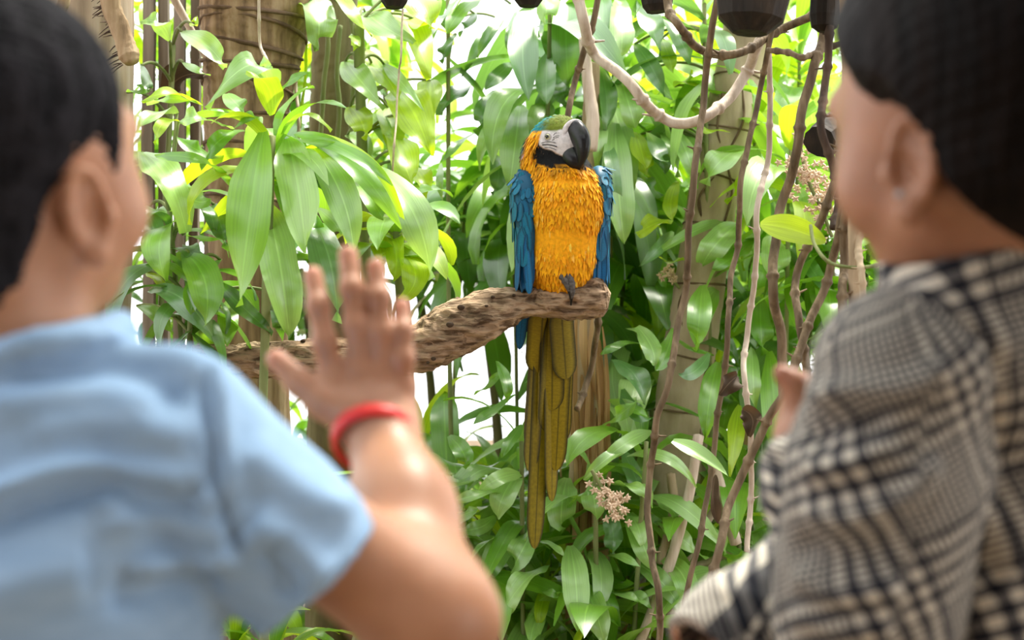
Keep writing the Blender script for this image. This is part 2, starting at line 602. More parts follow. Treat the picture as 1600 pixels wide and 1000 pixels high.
def cone(a, b, ra, rb, cut=False):
    a, b = np.asarray(a, float), np.asarray(b, float)
    r = max(ra, rb)
    ab = b - a
    L2 = float(ab.dot(ab)) + 1e-12
    Ln = math.sqrt(L2)

    def fn(X, Y, Z):
        x, y, z = X - a[0], Y - a[1], Z - a[2]
        tt = (x * ab[0] + y * ab[1] + z * ab[2]) / L2
        t = np.clip(tt, 0, 1)
        d = np.sqrt((x - t * ab[0]) ** 2 + (y - t * ab[1]) ** 2 + (z - t * ab[2]) ** 2) - (ra + (rb - ra) * t)
        if cut:
            d = np.maximum(d, (tt - 1) * Ln)
        return d
    return fn, np.minimum(a, b) - r, np.maximum(a, b) + r


def ell(c, r, R=None):
    c = np.asarray(c, float)
    r = np.broadcast_to(np.asarray(r, float), (3,))
    R = np.eye(3) if R is None else np.asarray(R, float)   # rows are the axes

    def fn(X, Y, Z):
        x, y, z = X - c[0], Y - c[1], Z - c[2]
        q = [(R[i, 0] * x + R[i, 1] * y + R[i, 2] * z) for i in range(3)]
        k0 = np.sqrt(sum((q[i] / r[i]) ** 2 for i in range(3)))
        k1 = np.sqrt(sum((q[i] / r[i] ** 2) ** 2 for i in range(3))) + 1e-9
        return k0 * (k0 - 1) / k1
    m = r.max()
    return fn, c - m, c + m


def chain(F, pts, radii, k=0.01):
    for i in range(len(pts) - 1):
        F.add(cone(pts[i], pts[i + 1], radii[i], radii[i + 1]), k)


def vnormals(V, Q):
    n = np.zeros_like(V)
    fn = np.cross(V[Q[:, 2]] - V[Q[:, 0]], V[Q[:, 3]] - V[Q[:, 1]])
    for k in range(4):
        np.add.at(n, Q[:, k], fn)
    return n / (np.linalg.norm(n, axis=1)[:, None] + 1e-12)


def ridge(V, nrm, curves, mask=None):
    """raise soft folds: curves = [(polyline in x,z), height, width]"""
    d = np.zeros(len(V))
    for pts, hgt, wid in curves:
        s = spline(pts, 40)
        dm = np.min((V[:, None, 0] - s[None, :, 0]) ** 2 + (V[:, None, 2] - s[None, :, 1]) ** 2, axis=1)
        t = np.argmin((V[:, None, 0] - s[None, :, 0]) ** 2 + (V[:, None, 2] - s[None, :, 1]) ** 2, axis=1) / 39.0
        d += hgt * np.exp(-dm / wid ** 2) * np.clip(np.sin(np.pi * np.clip(t, 0.02, 0.98)) * 2.2, 0, 1)
    if mask is not None:
        d *= mask
    return V + nrm * d[:, None]


def vnoise(V, f, seed=0):
    r = np.random.default_rng(seed)
    out = np.zeros(len(V))
    for o in range(5):
        k = r.normal(size=3) * f * (1.4 ** o)
        out += np.sin(V @ k + r.uniform(0, 6.28)) / (1.3 ** o)
    return out / 2.5


def px_curve(pts, d):
    return [(P(x, y, d)[0], P(x, y, d)[2]) for x, y in pts]


# ------------------------------------------------------------------ heads
def add_head(F, O, R, s, neck_to, neck_r):
    """R rows: right, forward, up. Returns base field without ears (for the hair)."""
    L = lambda v: O + s * (v[0] * R[0] + v[1] * R[1] + v[2] * R[2])
    e = lambda c, r, k: F.add(ell(L(c), np.asarray(r) * s, R), k * s)
    c = lambda a, b, ra, rb, k: F.add(cone(L(a), L(b), ra * s, rb * s), k * s)
    e((0, -0.012, 0.02), (0.075, 0.092, 0.088), 0.02)
    e((0, 0.03, -0.02), (0.066, 0.062, 0.072), 0.03)
    e((0, 0.03, -0.072), (0.05, 0.056, 0.045), 0.03)
    c((0, 0.068, -0.100), (0, 0.07, -0.104), 0.019, 0.018, 0.025)
    for q in (-1, 1):
        e((q * 0.036, 0.055, -0.05), (0.028, 0.03, 0.03), 0.025)
        c((q * 0.052, -0.005, -0.07), (q * 0.02, 0.055, -0.102), 0.018, 0.016, 0.02)
    F.add(cone(L((0, -0.03, -0.05)), neck_to, neck_r, neck_r * 1.15), 0.03)
    base = F.D.copy()
    c((-0.035, 0.080, 0.014), (0.035, 0.080, 0.014), 0.009, 0.009, 0.02)
    c((0, 0.086, -0.004), (0, 0.106, -0.036), 0.007, 0.0115, 0.012)
    for q in (-1, 1):
        e((q * 0.012, 0.098, -0.04), (0.008, 0.009, 0.007), 0.008)
        F.sub(ell(L((q * 0.031, 0.095, -0.008)), 0.015 * s), 0.014 * s)
        c((q * 0.02, 0.083, -0.068), (0, 0.094, -0.065), 0.004, 0.0065, 0.006)
        c((q * 0.018, 0.082, -0.074), (0, 0.091, -0.077), 0.004, 0.007, 0.006)
        # ear: flap standing off the head, rim, hollow, lobe
        out = unit(q * R[0] * 0.95 - R[1] * 0.30)
        fw = unit(R[1] * 0.95 + q * R[0] * 0.30)
        up = unit(R[2] - R[1] * 0.12)
        RE = np.stack([out, fw, up])
        EO = L((q * 0.077, -0.008, -0.050))
        F.add(ell(EO, np.array((0.0055, 0.0145, 0.0275)) * s, RE), 0.007 * s)
        rim = []
        for a in np.radians(np.linspace(-35, 230, 11)):
            rim.append(EO + s * (0.003 * out + 0.0150 * math.cos(a) * fw * (0.8 if math.cos(a) > 0 else 1.05) + 0.0275 * math.sin(a) * up))
        chain(F, rim, [0.0036 * s] * 11, 0.004 * s)
        F.add(ell(EO + s * (-0.029 * up + 0.004 * fw), np.array((0.006, 0.009, 0.011)) * s, RE), 0.008 * s)
        F.sub(ell(EO + s * (0.008 * out + 0.003 * fw - 0.004 * up), np.array((0.009, 0.0085, 0.015)) * s, RE), 0.003 * s)
        F.sub(ell(EO + s * (0.008 * out - 0.003 * fw + 0.015 * up), np.array((0.004, 0.008, 0.010)) * s, RE), 0.004 * s)
        F.add(ell(EO + s * (0.001 * out + 0.017 * fw - 0.004 * up), np.array((0.005, 0.004, 0.008)) * s, RE), 0.006 * s)
    return base


def head_local(F, O, R, s):
    X, Y, Z = F.ax[0][:, None, None] - O[0], F.ax[1][None, :, None] - O[1], F.ax[2][None, None, :] - O[2]
    return [((R[i][0] * X + R[i][1] * Y + R[i][2] * Z) / s).astype(np.float32) for i in range(3)]


def rot_head(yaw, pitch=0.0, roll=0.0):
    """yaw > 0 turns to the right of +Y"""
    f = np.array([math.sin(yaw), math.cos(yaw), 0])
    r = np.array([math.cos(yaw), -math.sin(yaw), 0])
    u = np.array([0, 0, 1.0])
    f, u = f * math.cos(pitch) + u * math.sin(pitch), u * math.cos(pitch) - f * math.sin(pitch)
    r, u = r * math.cos(roll) + u * math.sin(roll), u * math.cos(roll) - r * math.sin(roll)
    return np.stack([r, f, u])


def smooth01(x, a, b):
    t = np.clip((x - a) / (b - a), 0, 1)
    return t * t * (3 - 2 * t)


def add_eyes(root, base, O, R, s):
    for q in (-1, 1):
        c = O + s * (q * 0.031 * R[0] + 0.073 * R[1] - 0.008 * R[2])
        V, Fc = ball(c, 0.0125 * s, 16, 12)
        V = np.array(V)
        fwd = (V - c) @ R[1] / (0.0125 * s)
        t = np.where(fwd[:, None] > 0.9, (0.03, 0.015, 0.01), (0.75, 0.72, 0.7))
        obj('eye', mk_mesh('eye', V - base, Fc, 'eye', tint=t), root)


def legs(root, base, hip, mat_t, mat_s, hipr, foot_fwd):
    for q in (-1, 1):
        Fd = Field((hip[0] - 0.3, hip[1] - 0.2, 0.03), (hip[0] + 0.3, hip[1] + 0.3, hip[2] + 0.16), 0.009)
        hp = hip + np.array([q * 0.07, 0, 0])
        kn = np.array([hip[0] + q * 0.09, hip[1] + 0.02, hip[2] * 0.53])
        an = np.array([hip[0] + q * 0.10, hip[1], 0.07])
        Fd.add(ell(hip + np.array([0, 0, 0.03]), (hipr, hipr * 0.75, 0.11)), 0.03)
        chain(Fd, [hp, kn, an], [0.078, 0.058, 0.05], 0.03)
        V, Q = Fd.mesh()
        obj('trouser_leg', mk_mesh('trouser_leg', V - base, Q, mat_t), root)
        Fs = Field(an - 0.15, an + np.array([0.15, 0.3, 0.1]), 0.006)
        Fs.add(cone(an + np.array([0, -0.03, -0.025]), an + np.array([q * 0.02, 0.13, -0.035]), 0.04, 0.033), 0.02)
        Fs.add(cone(an, an + np.array([0, 0, 0.03]), 0.04, 0.042), 0.02)
        V, Q = Fs.mesh()
        V[:, 2] = np.maximum(V[:, 2], 0.0)
        obj('shoe', mk_mesh('shoe', V - base, Q, mat_s), root)


# ------------------------------------------------------------------ boy
def build_boy():
    base = np.array([P(40, 500, 0.99)[0], 0.99, 0.0])
    root = thing('person', base, 'person in a pale blue t-shirt raising a hand with a red wristband', 'person')
    s = 0.985
    R = rot_head(math.radians(27), math.radians(4))
    O = P(16, 226, 1.0)
    nb = P(45, 600, 0.995)
    shR, shL = P(268, 668, 0.975), P(-195, 668, 0.985)
    elR = P(678, 970, 1.01)
    wr = P(594, 668, 1.145)
    HD = 1.15
    F = Field((-0.66, 0.8, 0.82), (0.02, 1.24, 1.5), 0.0024)
    hb = add_head(F, O, R, s, nb, 0.048)
    # torso under the shirt
    ch = P(40, 840, 0.985)
    F.add(ell(ch, (0.115, 0.075, 0.13)), 0.03)
    F.add(cone(shL, shR, 0.032, 0.032), 0.02)
    F.add(cone(nb + np.array([0, 0, -0.012]), shR, 0.036, 0.030), 0.015)
    F.add(cone(nb + np.array([0, 0, -0.012]), shL, 0.036, 0.030), 0.015)
    # arm
    mid = elR * 0.45 + wr * 0.55
    F.add(cone(shR, elR, 0.036, 0.042), 0.015)
    F.add(cone(elR, mid, 0.041, 0.035), 0.03)
    F.add(cone(mid, wr, 0.035, 0.0265), 0.03)
    # left arm hangs at the side
    elL, wrL = shL + np.array([-0.05, 0.0, -0.24]), shL + np.array([-0.03, 0.05, -0.42])
    F.add(cone(shL, elL, 0.042, 0.037), 0.02)
    F.add(cone(elL, wrL, 0.037, 0.024), 0.02)
    # right hand, back towards the camera
    H = lambda x, y, dd=0.0: P(x, y, HD + dd)
    mm = K * HD
    F.add(cone(wr, H(590, 650), 0.0265, 0.026), 0.02)
    for (x0, y0, x1, y1, r0, r1) in ((575, 655, 522, 592, .021, .0125), (582, 655, 563, 578, .021, .013), (598, 655, 598, 584, .021, .0125), (610, 655, 628, 602, .019, .0115)):
        F.add(cone(H(x0, y0), H(x1, y1, 0.002), r0, r1), 0.012)
    fing = {
        'index': [(520, 592), (508, 535), (498, 478), (489, 430)],
        'middle': [(563, 578), (557, 510), (550, 452), (544, 398)],
        'ring': [(598, 584), (596, 520), (592, 465), (588, 417)],
        'pinky': [(628, 604), (630, 560), (630, 518), (628, 478)],
    }
    rad = {'index': (.0105, .0092, .0086, .0078), 'middle': (.0108, .0096, .009, .008), 'ring': (.0102, .0092, .0085, .0076), 'pinky': (.0095, .0082, .0076, .0068)}
    tips = []
    for nme, pts in fing.items():
        bend = (0, -0.004, -0.001, 0.010)
        p3 = [H(x, y, b) for (x, y), b in zip(pts, bend)]
        for i in range(3):
            F.add(cone(p3[i], p3[i + 1], rad[nme][i], rad[nme][i + 1]), 0.004)
        for i in (0, 1, 2):   # knuckles
            F.add(ell(p3[i] + np.array([0, -0.001, 0]), rad[nme][i] * 1.04), 0.006)
        tips.append((p3, rad[nme]))
    th = [H(560, 655, -0.004), H(505, 628, -0.008), H(468, 598, -0.008), H(432, 562, -0.004)]
    for i, (ra, rb) in enumerate(((.019, .0145), (.0135, .0115), (.0112, .0086))):
        F.add(cone(th[i], th[i + 1], ra, rb), 0.010 if i == 0 else 0.005)
    V, Q = F.mesh()
    tint = np.ones((len(V), 3))
    for p3, rd in tips + [(th, (.0145, .0145, .0115, .0086))]:
        for i, p in enumerate(p3[:3]):
            w = np.exp(-((V - p) ** 2).sum(1) / 0.0085 ** 2)[:, None]
            tint *= 1 - w * np.array([0.22, 0.34, 0.34]) * (0.6 if i == 0 else 1)
        w = np.exp(-((V - p3[3]) ** 2).sum(1) / 0.011 ** 2)[:, None]
        tint *= 1 + w * np.array([0.15, -0.05, 0.0])
    obj('body', mk_mesh('body', V - base, Q, 'skin_boy', tint=tint), root)
    add_eyes(root, base, O, R, s)
    # finger nails would face away; hair follows the skull
    r_, f_, u_ = head_local(F, O, R, s)
    a = np.abs(r_)
    line = np.interp(f_, [-0.12, -0.06, -0.045, -0.030, -0.012, 0.004, 0.012, 0.03, 0.034, 0.055, 0.085], [-0.125, -0.125, -0.105, -0.060, -0.024, -0.014, -0.014, -0.040, -0.012, 0.03, 0.055])
    dens = smooth01(u_ - line, -0.012, 0.05)
    hairD = hb - (0.0085 * dens - 0.003) * s
    V, Q = F.mesh(hairD)
    nr = vnormals(V, Q)
    V = V + nr * (vnoise(V, 330, 3) * 0.0014)[:, None]
    obj('hair', mk_mesh('hair', V - base, Q, 'hair'), root)['label'] = 'closely cropped black hair'
    # t-shirt
    F = Field((-0.66, 0.82, 0.72), (-0.02, 1.18, 1.29), 0.003)
    F.add(ell(P(40, 850, 0.985), (0.137, 0.090, 0.150)), 0.02)
    F.add(ell(P(45, 1050, 0.985), (0.130, 0.090, 0.22)), 0.03)
    F.add(cone(shL, shR, 0.047, 0.047), 0.02)
    F.add(cone(P(80, 615, 0.98), shR, 0.045, 0.043), 0.02)
    F.add(cone(P(10, 615, 0.98), shL, 0.045, 0.047), 0.02)
    F.add(cone(P(0, 632, 0.985), P(85, 632, 0.985), 0.064, 0.064), 0.02)
    se = P(498, 897, 0.995)
    F.add(cone(shR, se, 0.048, 0.0585, True), 0.02)
    F.add(cone(P(290, 700, .975), P(410, 810, 0.985), 0.052, 0.057), 0.02)
    sl = shL + (elL - shL) * 0.62
    F.add(cone(shL, sl, 0.054, 0.058, True), 0.03)
    ax = unit(se - shR)
    F.sub(cone(se - ax * 0.07, se + ax * 0.02, 0.047, 0.0545), 0.004)
    F.sub(cone(sl - unit(sl - shL) * 0.07, sl + unit(sl - shL) * 0.02, 0.047, 0.053), 0.004)
    # neck opening and collar rib
    nk = O + s * (-0.03 * R[1] - 0.05 * R[2])
    ring = []
    nax = unit(nb - nk)
    n1 = unit(np.cross(nax, [0, 1, 0]))
    n2 = np.cross(nax, n1)
    cc = nb + np.array([0, -0.002, 0.026])
    for t in np.linspace(0, 2 * math.pi, 25):
        q = cc + 0.066 * (math.cos(t) * n1 + math.sin(t) * n2)
        q[2] -= 0.35 * max(0.0, q[1] - cc[1])
        ring.append(q)
    chain(F, ring, [0.0075] * 25, 0.012)
    F.sub(cone(nk, nb + np.array([0, 0, 0.01]), 0.050, 0.052), 0.006)
    V, Q = F.mesh()
    nr = vnormals(V, Q)
    back = np.clip(-nr[:, 1] * 1.6, 0, 1)
    folds = [
        (px_curve([(-40, 552), (80, 540), (180, 538), (260, 560), (320, 600)], .9), 0.0131, 0.0114),
        (px_curve([(-40, 590), (90, 578), (200, 590), (290, 640)], .9), -0.0105, 0.0133),
        (px_curve([(-40, 645), (60, 618), (150, 612), (250, 640)], .9), 0.0105, 0.0133),
        (px_curve([(20, 690), (120, 668), (230, 678), (300, 700)], .9), 0.0088, 0.0133),
        (px_curve([(-60, 800), (40, 758), (110, 740), (220, 742), (320, 756)], .9), 0.0166, 0.0095),
        (px_curve([(-60, 830), (60, 782), (140, 766), (260, 776), (320, 790)], .9), -0.0140, 0.0123),
        (px_curve([(120, 800), (200, 775), (280, 775), (350, 800)], .9), 0.0123, 0.0085),
        (px_curve([(140, 830), (230, 812), (300, 830), (355, 850)], .9), 0.0105, 0.0104),
        (px_curve([(180, 905), (260, 893), (330, 885), (370, 870)], .9), 0.0149, 0.0095),
        (px_curve([(150, 930), (240, 925), (330, 915)], .9), -0.0105, 0.0133),
        (px_curve([(-60, 950), (60, 900), (140, 890)], .9), 0.0105, 0.0190),
        (px_curve([(282, 560), (300, 620), (318, 700), (330, 780), (352, 850), (372, 920)], .9), -0.0079, 0.0038),
        (px_curve([(300, 560), (322, 640), (338, 720), (352, 800)], .9), 0.0088, 0.0076),
        (px_curve([(372, 820), (420, 850), (470, 900), (500, 930)], .9), 0.0140, 0.0123),
        (px_curve([(345, 700), (420, 760), (480, 800), (550, 810)], .9), 0.0105, 0.0133),
        (px_curve([(400, 860), (430, 900), (440, 960)], .9), -0.0123, 0.0114),
    ]
    V = ridge(V, nr, folds, back)
    V = V + nr * (vnoise(V, 22, 5) * 0.0018)[:, None]
    obj('t_shirt', mk_mesh('t_shirt', V - base, Q, 'shirt'), root)['label'] = 'pale blue short-sleeved t-shirt'
    # hem stitching around the sleeve opening
    n1 = unit(np.cross(ax, [0, 1, 0]))
    n2 = np.cross(ax, n1)
    c0 = se - ax * 0.012
    path = [c0 + 0.0590 * (math.cos(t) * n1 + math.sin(t) * n2) for t in np.linspace(0, 2 * math.pi, 40)]
    # silicone wristband
    wa = unit(H(592, 640) - mid)
    n1 = unit(np.cross(wa, [0, 1, 0]))
    n2 = np.cross(wa, n1)
    c0 = P(588, 688, 1.135)
    n1 = unit(n1 + 0.12 * wa)
    vs, fs = [], []
    tor = 48
    for i in range(tor):
        t = 2 * math.pi * i / tor
        o = math.cos(t) * n1 + math.sin(t) * n2
        for k in range(8):
            a2 = 2 * math.pi * k / 8
            rr = 0.0325 + 0.0028 * math.cos(a2) + (0.0008 if i % 2 else 0)
            vs.append(c0 + rr * o + 0.0068 * math.sin(a2) * wa + 0.006 * math.sin(t) * wa)
    for i in range(tor):
        for k in range(8):
            i2, k2 = (i + 1) % tor, (k + 1) % 8
            fs.append((i * 8 + k, i2 * 8 + k, i2 * 8 + k2, i * 8 + k2))
    obj('wristband', mk_mesh('wristband', np.array(vs) - base, fs, 'red'), root)['label'] = 'red silicone wristband'
    legs(root, base, np.array([base[0], 0.985, 0.74]), 'denim', 'shoe', 0.125, 1)


build_boy()


# ------------------------------------------------------------------ woman
def build_woman():
    base = np.array([P(1575, 500, 1.09)[0], 1.09, 0.0])
    root = thing('person', base, 'person in a black and cream checked blouse holding a thumb up', 'person')
    s = 1.07
    R = rot_head(math.radians(-33), math.radians(-9), math.radians(3))
    O = P(1512, 150, 1.03)
    nb = P(1555, 450, 1.07)
    yaw = math.radians(-30)
    right, fwd = np.array([math.cos(yaw), -math.sin(yaw), 0]), np.array([math.sin(yaw), math.cos(yaw), 0])
    shL = P(1400, 590, 1.03)
    shR = shL + right * 0.34
    elL = P(1352, 985, 1.05)
    wrL = P(1268, 690, 1.17)
    elR = P(1420, 775, 1.29)
    wrR = P(1108, 1075, 1.19)
    F = Field((0.13, 0.74, 0.72), (0.66, 1.42, 1.60), 0.0027)
    hb = add_head(F, O, R, s, nb, 0.05)
    ch = (shL + shR) / 2 + np.array([0, 0, -0.15])
    RT = np.stack([right, fwd, [0, 0, 1]])
    F.add(ell(ch, (0.12, 0.085, 0.19), RT), 0.03)
    F.add(cone(nb, shL, 0.045, 0.04), 0.03)
    F.add(cone(nb, shR, 0.045, 0.04), 0.03)
    F.add(cone(shL, elL, 0.044, 0.038), 0.02)
    F.add(cone(elL, wrL, 0.038, 0.026), 0.02)
    F.add(cone(shR, elR, 0.044, 0.038), 0.02)
    F.add(cone(elR, wrR, 0.038, 0.026), 0.02)
    # left hand, loosely closed in front of the chest, thumb up
    hd = 1.18
    palm0, palm1 = P(1268, 680, hd), P(1266, 640, hd + 0.01)
    F.add(cone(wrL, palm0, 0.026, 0.026), 0.015)
    F.add(cone(palm0, palm1, 0.027, 0.025), 0.015)
    for i, (dx, L) in enumerate(((0.0, 1.0), (0.018, 1.05), (0.036, 1.0), (0.052, 0.85))):
        k0 = P(1262, 628, hd + 0.015) + np.array([dx * 0.6 - 0.004, dx * 0.7, -0.004 * i])
        k1 = k0 + np.array([0.002, 0.03 * L, 0.016 * L])
        k2 = k1 + np.array([0.004, 0.02 * L, -0.014 * L])
        k3 = k2 + np.array([0.004, -0.002, -0.02 * L])
        chain(F, [k0, k1, k2, k3], [0.010, 0.009, 0.0082, 0.0072], 0.004)
    th = [P(1256, 668, hd - 0.006), P(1248, 625, hd - 0.01), P(1240, 597, hd - 0.012), P(1222, 584, hd - 0.012)]
    for i, (ra, rb) in enumerate(((.017, .0115), (.0115, .0098), (.0098, .0076))):
        F.add(cone(th[i], th[i + 1], ra, rb), 0.006)
    # right hand resting on the left forearm
    F.add(cone(wrR, wrR + np.array([-0.05, 0.01, 0.01]), 0.024, 0.024), 0.012)
    for i in range(4):
        a = wrR + np.array([-0.06, 0.02 - 0.016 * i, 0.012])
        chain(F, [a, a + np.array([-0.03, 0, 0.004]), a + np.array([-0.05, 0, -0.012])], [0.009, 0.008, 0.007], 0.004)
    a = wrR + np.array([-0.03, -0.02, 0.02])
    chain(F, [a, a + np.array([-0.01, -0.012, 0.03]), a + np.array([-0.025, -0.012, 0.045])], [0.011, 0.0095, 0.0078], 0.005)
    V, Q = F.mesh()
    tint = np.ones((len(V), 3))
    w = np.exp(-((V - th[3]) ** 2).sum(1) / 0.012 ** 2)[:, None]
    tint *= 1 - w * np.array([0.0, 0.2, 0.18])
    obj('body', mk_mesh('body', V - base, Q, 'skin_woman', tint=tint), root)
    add_eyes(root, base, O, R, s)
    # hair pulled back, tied in a tail
    r_, f_, u_ = head_local(F, O, R, s)
    line = np.interp(f_, [-0.12, -0.055, -0.040, -0.022, -0.008, 0.004, 0.018, 0.03, 0.05, 0.075, 0.09], [-0.17, -0.16, -0.12, -0.06, -0.018, -0.010, -0.004, 0.008, 0.036, 0.068, 0.085])
    dens = smooth01(u_ - line, -0.008, 0.03)
    lock = 0.0005 * np.sin(u_ * 520 + f_ * 190 + 2.5 * np.sin(f_ * 60)) * dens
    G = Field.__new__(Field)
    G.lo, G.h, G.n, G.ax = F.lo, F.h, F.n, F.ax
    G.D = hb - (0.019 * dens - 0.004) * s - lock
    Lh = lambda v: O + s * (v[0] * R[0] + v[1] * R[1] + v[2] * R[2])
    G.add(ell(Lh((0, -0.112, -0.005)), (0.034, 0.03, 0.036), R), 0.02)
    tail = [Lh((-0.01, -0.125, 0.0)), Lh((-0.022, -0.145, -0.05)), Lh((-0.03, -0.142, -0.11)), Lh((-0.03, -0.135, -0.17)), Lh((-0.03, -0.13, -0.22))]
    chain(G, tail, [0.026, 0.034, 0.034, 0.026, 0.01], 0.02)
    V, Q = G.mesh()
    nr = vnormals(V, Q)
    V = V + nr * (vnoise(V * np.array([1, 1, 0.12]), 200, 8) * 0.0009)[:, None]
    obj('hair', mk_mesh('hair', V - base, Q, 'hair2'), root)['label'] = 'dark brown hair tied back in a tail'
    ty = [tail[0] + 0.031 * (math.cos(t) * R[0] + math.sin(t) * unit(R[2] * 0.6 - R[1] * 0.8)) for t in np.linspace(0, 2 * math.pi, 24)]
    tube('hair_tie', ty, 0.005, 'shoe', root, base, seg=6, cap=False)
    # ear stud and the thin pale strap on the nape
    est = Lh((-0.083, 0.0, -0.068))
    V, Fc = ball(est, 0.0035, 10, 6)
    obj('ear_stud', mk_mesh('ear_stud', np.array(V) - base, Fc, 'silver'), root)
    stp = [P(1512, 388, 1.0), P(1535, 378, 0.99), P(1560, 368, 0.985), P(1605, 362, 0.99)]
    tube('strap', spline(stp, 16), 0.0016, 'strap', root, base, seg=6)
    # blouse: body panel with stand collar, and two full sleeves
    F = Field((0.15, 0.85, 0.68), (0.66, 1.32, 1.33), 0.003)
    F.add(ell(ch, (0.142, 0.100, 0.195), RT), 0.02)
    F.add(ell(ch + np.array([0, 0, -0.18]), (0.135, 0.10, 0.22), RT), 0.05)
    F.add(cone(nb + np.array([0, 0, -0.02]), shL, 0.055, 0.052), 0.05)
    F.add(cone(nb + np.array([0, 0, -0.02]), shR, 0.055, 0.052), 0.05)
    nk = O + s * (-0.03 * R[1] - 0.05 * R[2])
    top = P(1522, 366, 1.055)
    F.add(cone(nb + np.array([0.005, 0, -0.05]), top, 0.084, 0.074, True), 0.02)
    F.sub(cone(top + np.array([0, 0, -0.03]), top + (top - nb) * 0.8, 0.058, 0.064), 0.002)
    V, Q = F.mesh()
    nr = vnormals(V, Q)
    folds = [
        (px_curve([(1440, 470), (1500, 480), (1560, 520), (1610, 560)], .97), 0.006, 0.012),
        (px_curve([(1480, 640), (1540, 720), (1600, 780)], .97), 0.008, 0.014),
        (px_curve([(1470, 820), (1530, 800), (1600, 840)], .97), 0.008, 0.013),
        (px_curve([(1500, 930), (1560, 900), (1610, 930)], .97), -0.008, 0.013),
    ]
    V = ridge(V, nr, folds, np.clip(-nr[:, 1] * 1.5, 0, 1))
    V = V + nr * (vnoise(V, 24, 15) * 0.0022)[:, None]
    rel = V - nb
    ang = math.radians(-14)
    u = rel @ right
    v = rel[:, 2] + 0.25 * rel @ fwd
    ca, sa = math.cos(ang), math.sin(ang)
    uv = np.stack([u * ca - v * sa + 0.5, u * sa + v * ca + 0.5], 1)
    obj('blouse', mk_mesh('blouse', V - base, Q, 'plaid', uvs=uv), root)['label'] = 'black and cream glen check blouse'

    def sleeve(a, b, c, ra, rb, rc, lo, hi, folds, rot, seed):
        Fs = Field(lo, hi, 0.003)
        Fs.add(cone(a, b, ra, rb), 0.02)
        Fs.add(cone(a * 0.6 + b * 0.4, a * 0.25 + b * 0.75, ra * 1.04, rb * 1.06), 0.03)
        Fs.add(cone(b, c, rb * 0.92, rc, True), 0.02)
        axc = unit(c - b)
        Fs.add(cone(c - axc * 0.03, c, rc * 1.12, rc * 0.98, True), 0.012)
        Fs.sub(cone(c - axc * 0.06, c + axc * 0.02, rc * 0.75, rc * 0.82), 0.004)
        V, Q = Fs.mesh()
        nr = vnormals(V, Q)
        if folds:
            V = ridge(V, nr, folds, np.clip(-nr[:, 1] * 1.5 + 0.3, 0, 1))
        V = V + nr * (vnoise(V, 30, seed) * 0.0028)[:, None]
        ax = unit(b - a)
        n1 = unit(np.cross(ax, [0, 1, 0]))
        n2 = np.cross(ax, n1)
        rel = V - a
        t = rel @ ax
        th = np.arctan2(rel @ n1, -(rel @ n2))
        uv = np.stack([th * ra * 0.9 + t * rot + 0.5, t - th * ra * rot + 0.5], 1)
        obj('sleeve', mk_mesh('sleeve', V - base, Q, 'plaid', uvs=uv), root)
    fl = [
        (px_curve([(1270, 640), (1320, 610), (1400, 600), (1470, 560)], 1.0), 0.012, 0.010),
        (px_curve([(1255, 690), (1300, 660), (1380, 650)], 1.0), -0.010, 0.010),
        (px_curve([(1250, 740), (1320, 720), (1390, 680)], 1.0), 0.010, 0.009),
        (px_curve([(1250, 800), (1320, 800), (1400, 760), (1450, 700)], 1.0), 0.012, 0.010),
        (px_curve([(1240, 850), (1310, 860), (1390, 840)], 1.0), -0.010, 0.010),
        (px_curve([(1240, 900), (1310, 920), (1400, 900)], 1.0), 0.011, 0.011),
        (px_curve([(1240, 960), (1310, 975), (1390, 960)], 1.0), 0.010, 0.010),
    ]
    sleeve(shL + np.array([0.004, 0, 0]), elL, P(1270, 715, 1.165), 0.066, 0.062, 0.042, (0.12, 0.85, 0.92), (0.46, 1.30, 1.28), fl, 0.55, 21)
    sleeve(shR, elR, P(1122, 1045, 1.195), 0.062, 0.058, 0.056, (0.10, 0.95, 0.84), (0.72, 1.42, 1.28), None, 0.1, 22)
    for px, py, d in ((1226, 742, 1.135), (1232, 790, 1.12)):
        V, Fc = ball(P(px, py, d), (0.006, 0.003, 0.006), 12, 6)
        obj('button', mk_mesh('button', np.array(V) - base, Fc, 'shoe'), root)
    legs(root, base, np.array([base[0] + 0.01, 1.09, 0.76]), 'denim', 'shoe', 0.135, 1)


build_woman()


# ------------------------------------------------------------------ macaw
def feather_mesh(name, L, W, mat, curve=0.08, cup=0.12, tip=0.35, n=8):
    """vane along -Z from the root, facing -Y; rounded tip, cupped across"""
    V, UV, Fc = [], [], []
    for i in range(n + 1):
        t = 1 - (1 - i / n) ** 1.8
        w = W * 0.5 * min(1.0, 0.45 + 2.2 * t) * math.sqrt(max(0.0, 1 - max(0, (t - (1 - tip)) / tip) ** 2.2))
        w = max(w, W * 0.02)
        y = -curve * L * math.sin(t * math.pi * 0.5) * t
        for k, a in enumerate((-1, -0.5, 0, 0.5, 1)):
            V.append((a * w, y + cup * abs(a) ** 1.6 * w, -t * L))
            UV.append((0.5 + a * 0.5, t))
    for i in range(n):
        for k in range(4):
            o = i * 5 + k
            Fc.append((o, o + 5, o + 6, o + 1))
    return mk_mesh(name, V, Fc, mat, uvs=UV)


def frame_mat(origin, down, normal):
    """matrix for a feather: local -Z along down, local -Y along normal"""
    z = -unit(down)
    y = -unit(np.asarray(normal) - z * np.dot(normal, z))
    x = np.cross(y, z)
    m = Matrix.Identity(4)
    for i in range(3):
        m[i][0], m[i][1], m[i][2], m[i][3] = x[i], y[i], z[i], origin[i]
    return m


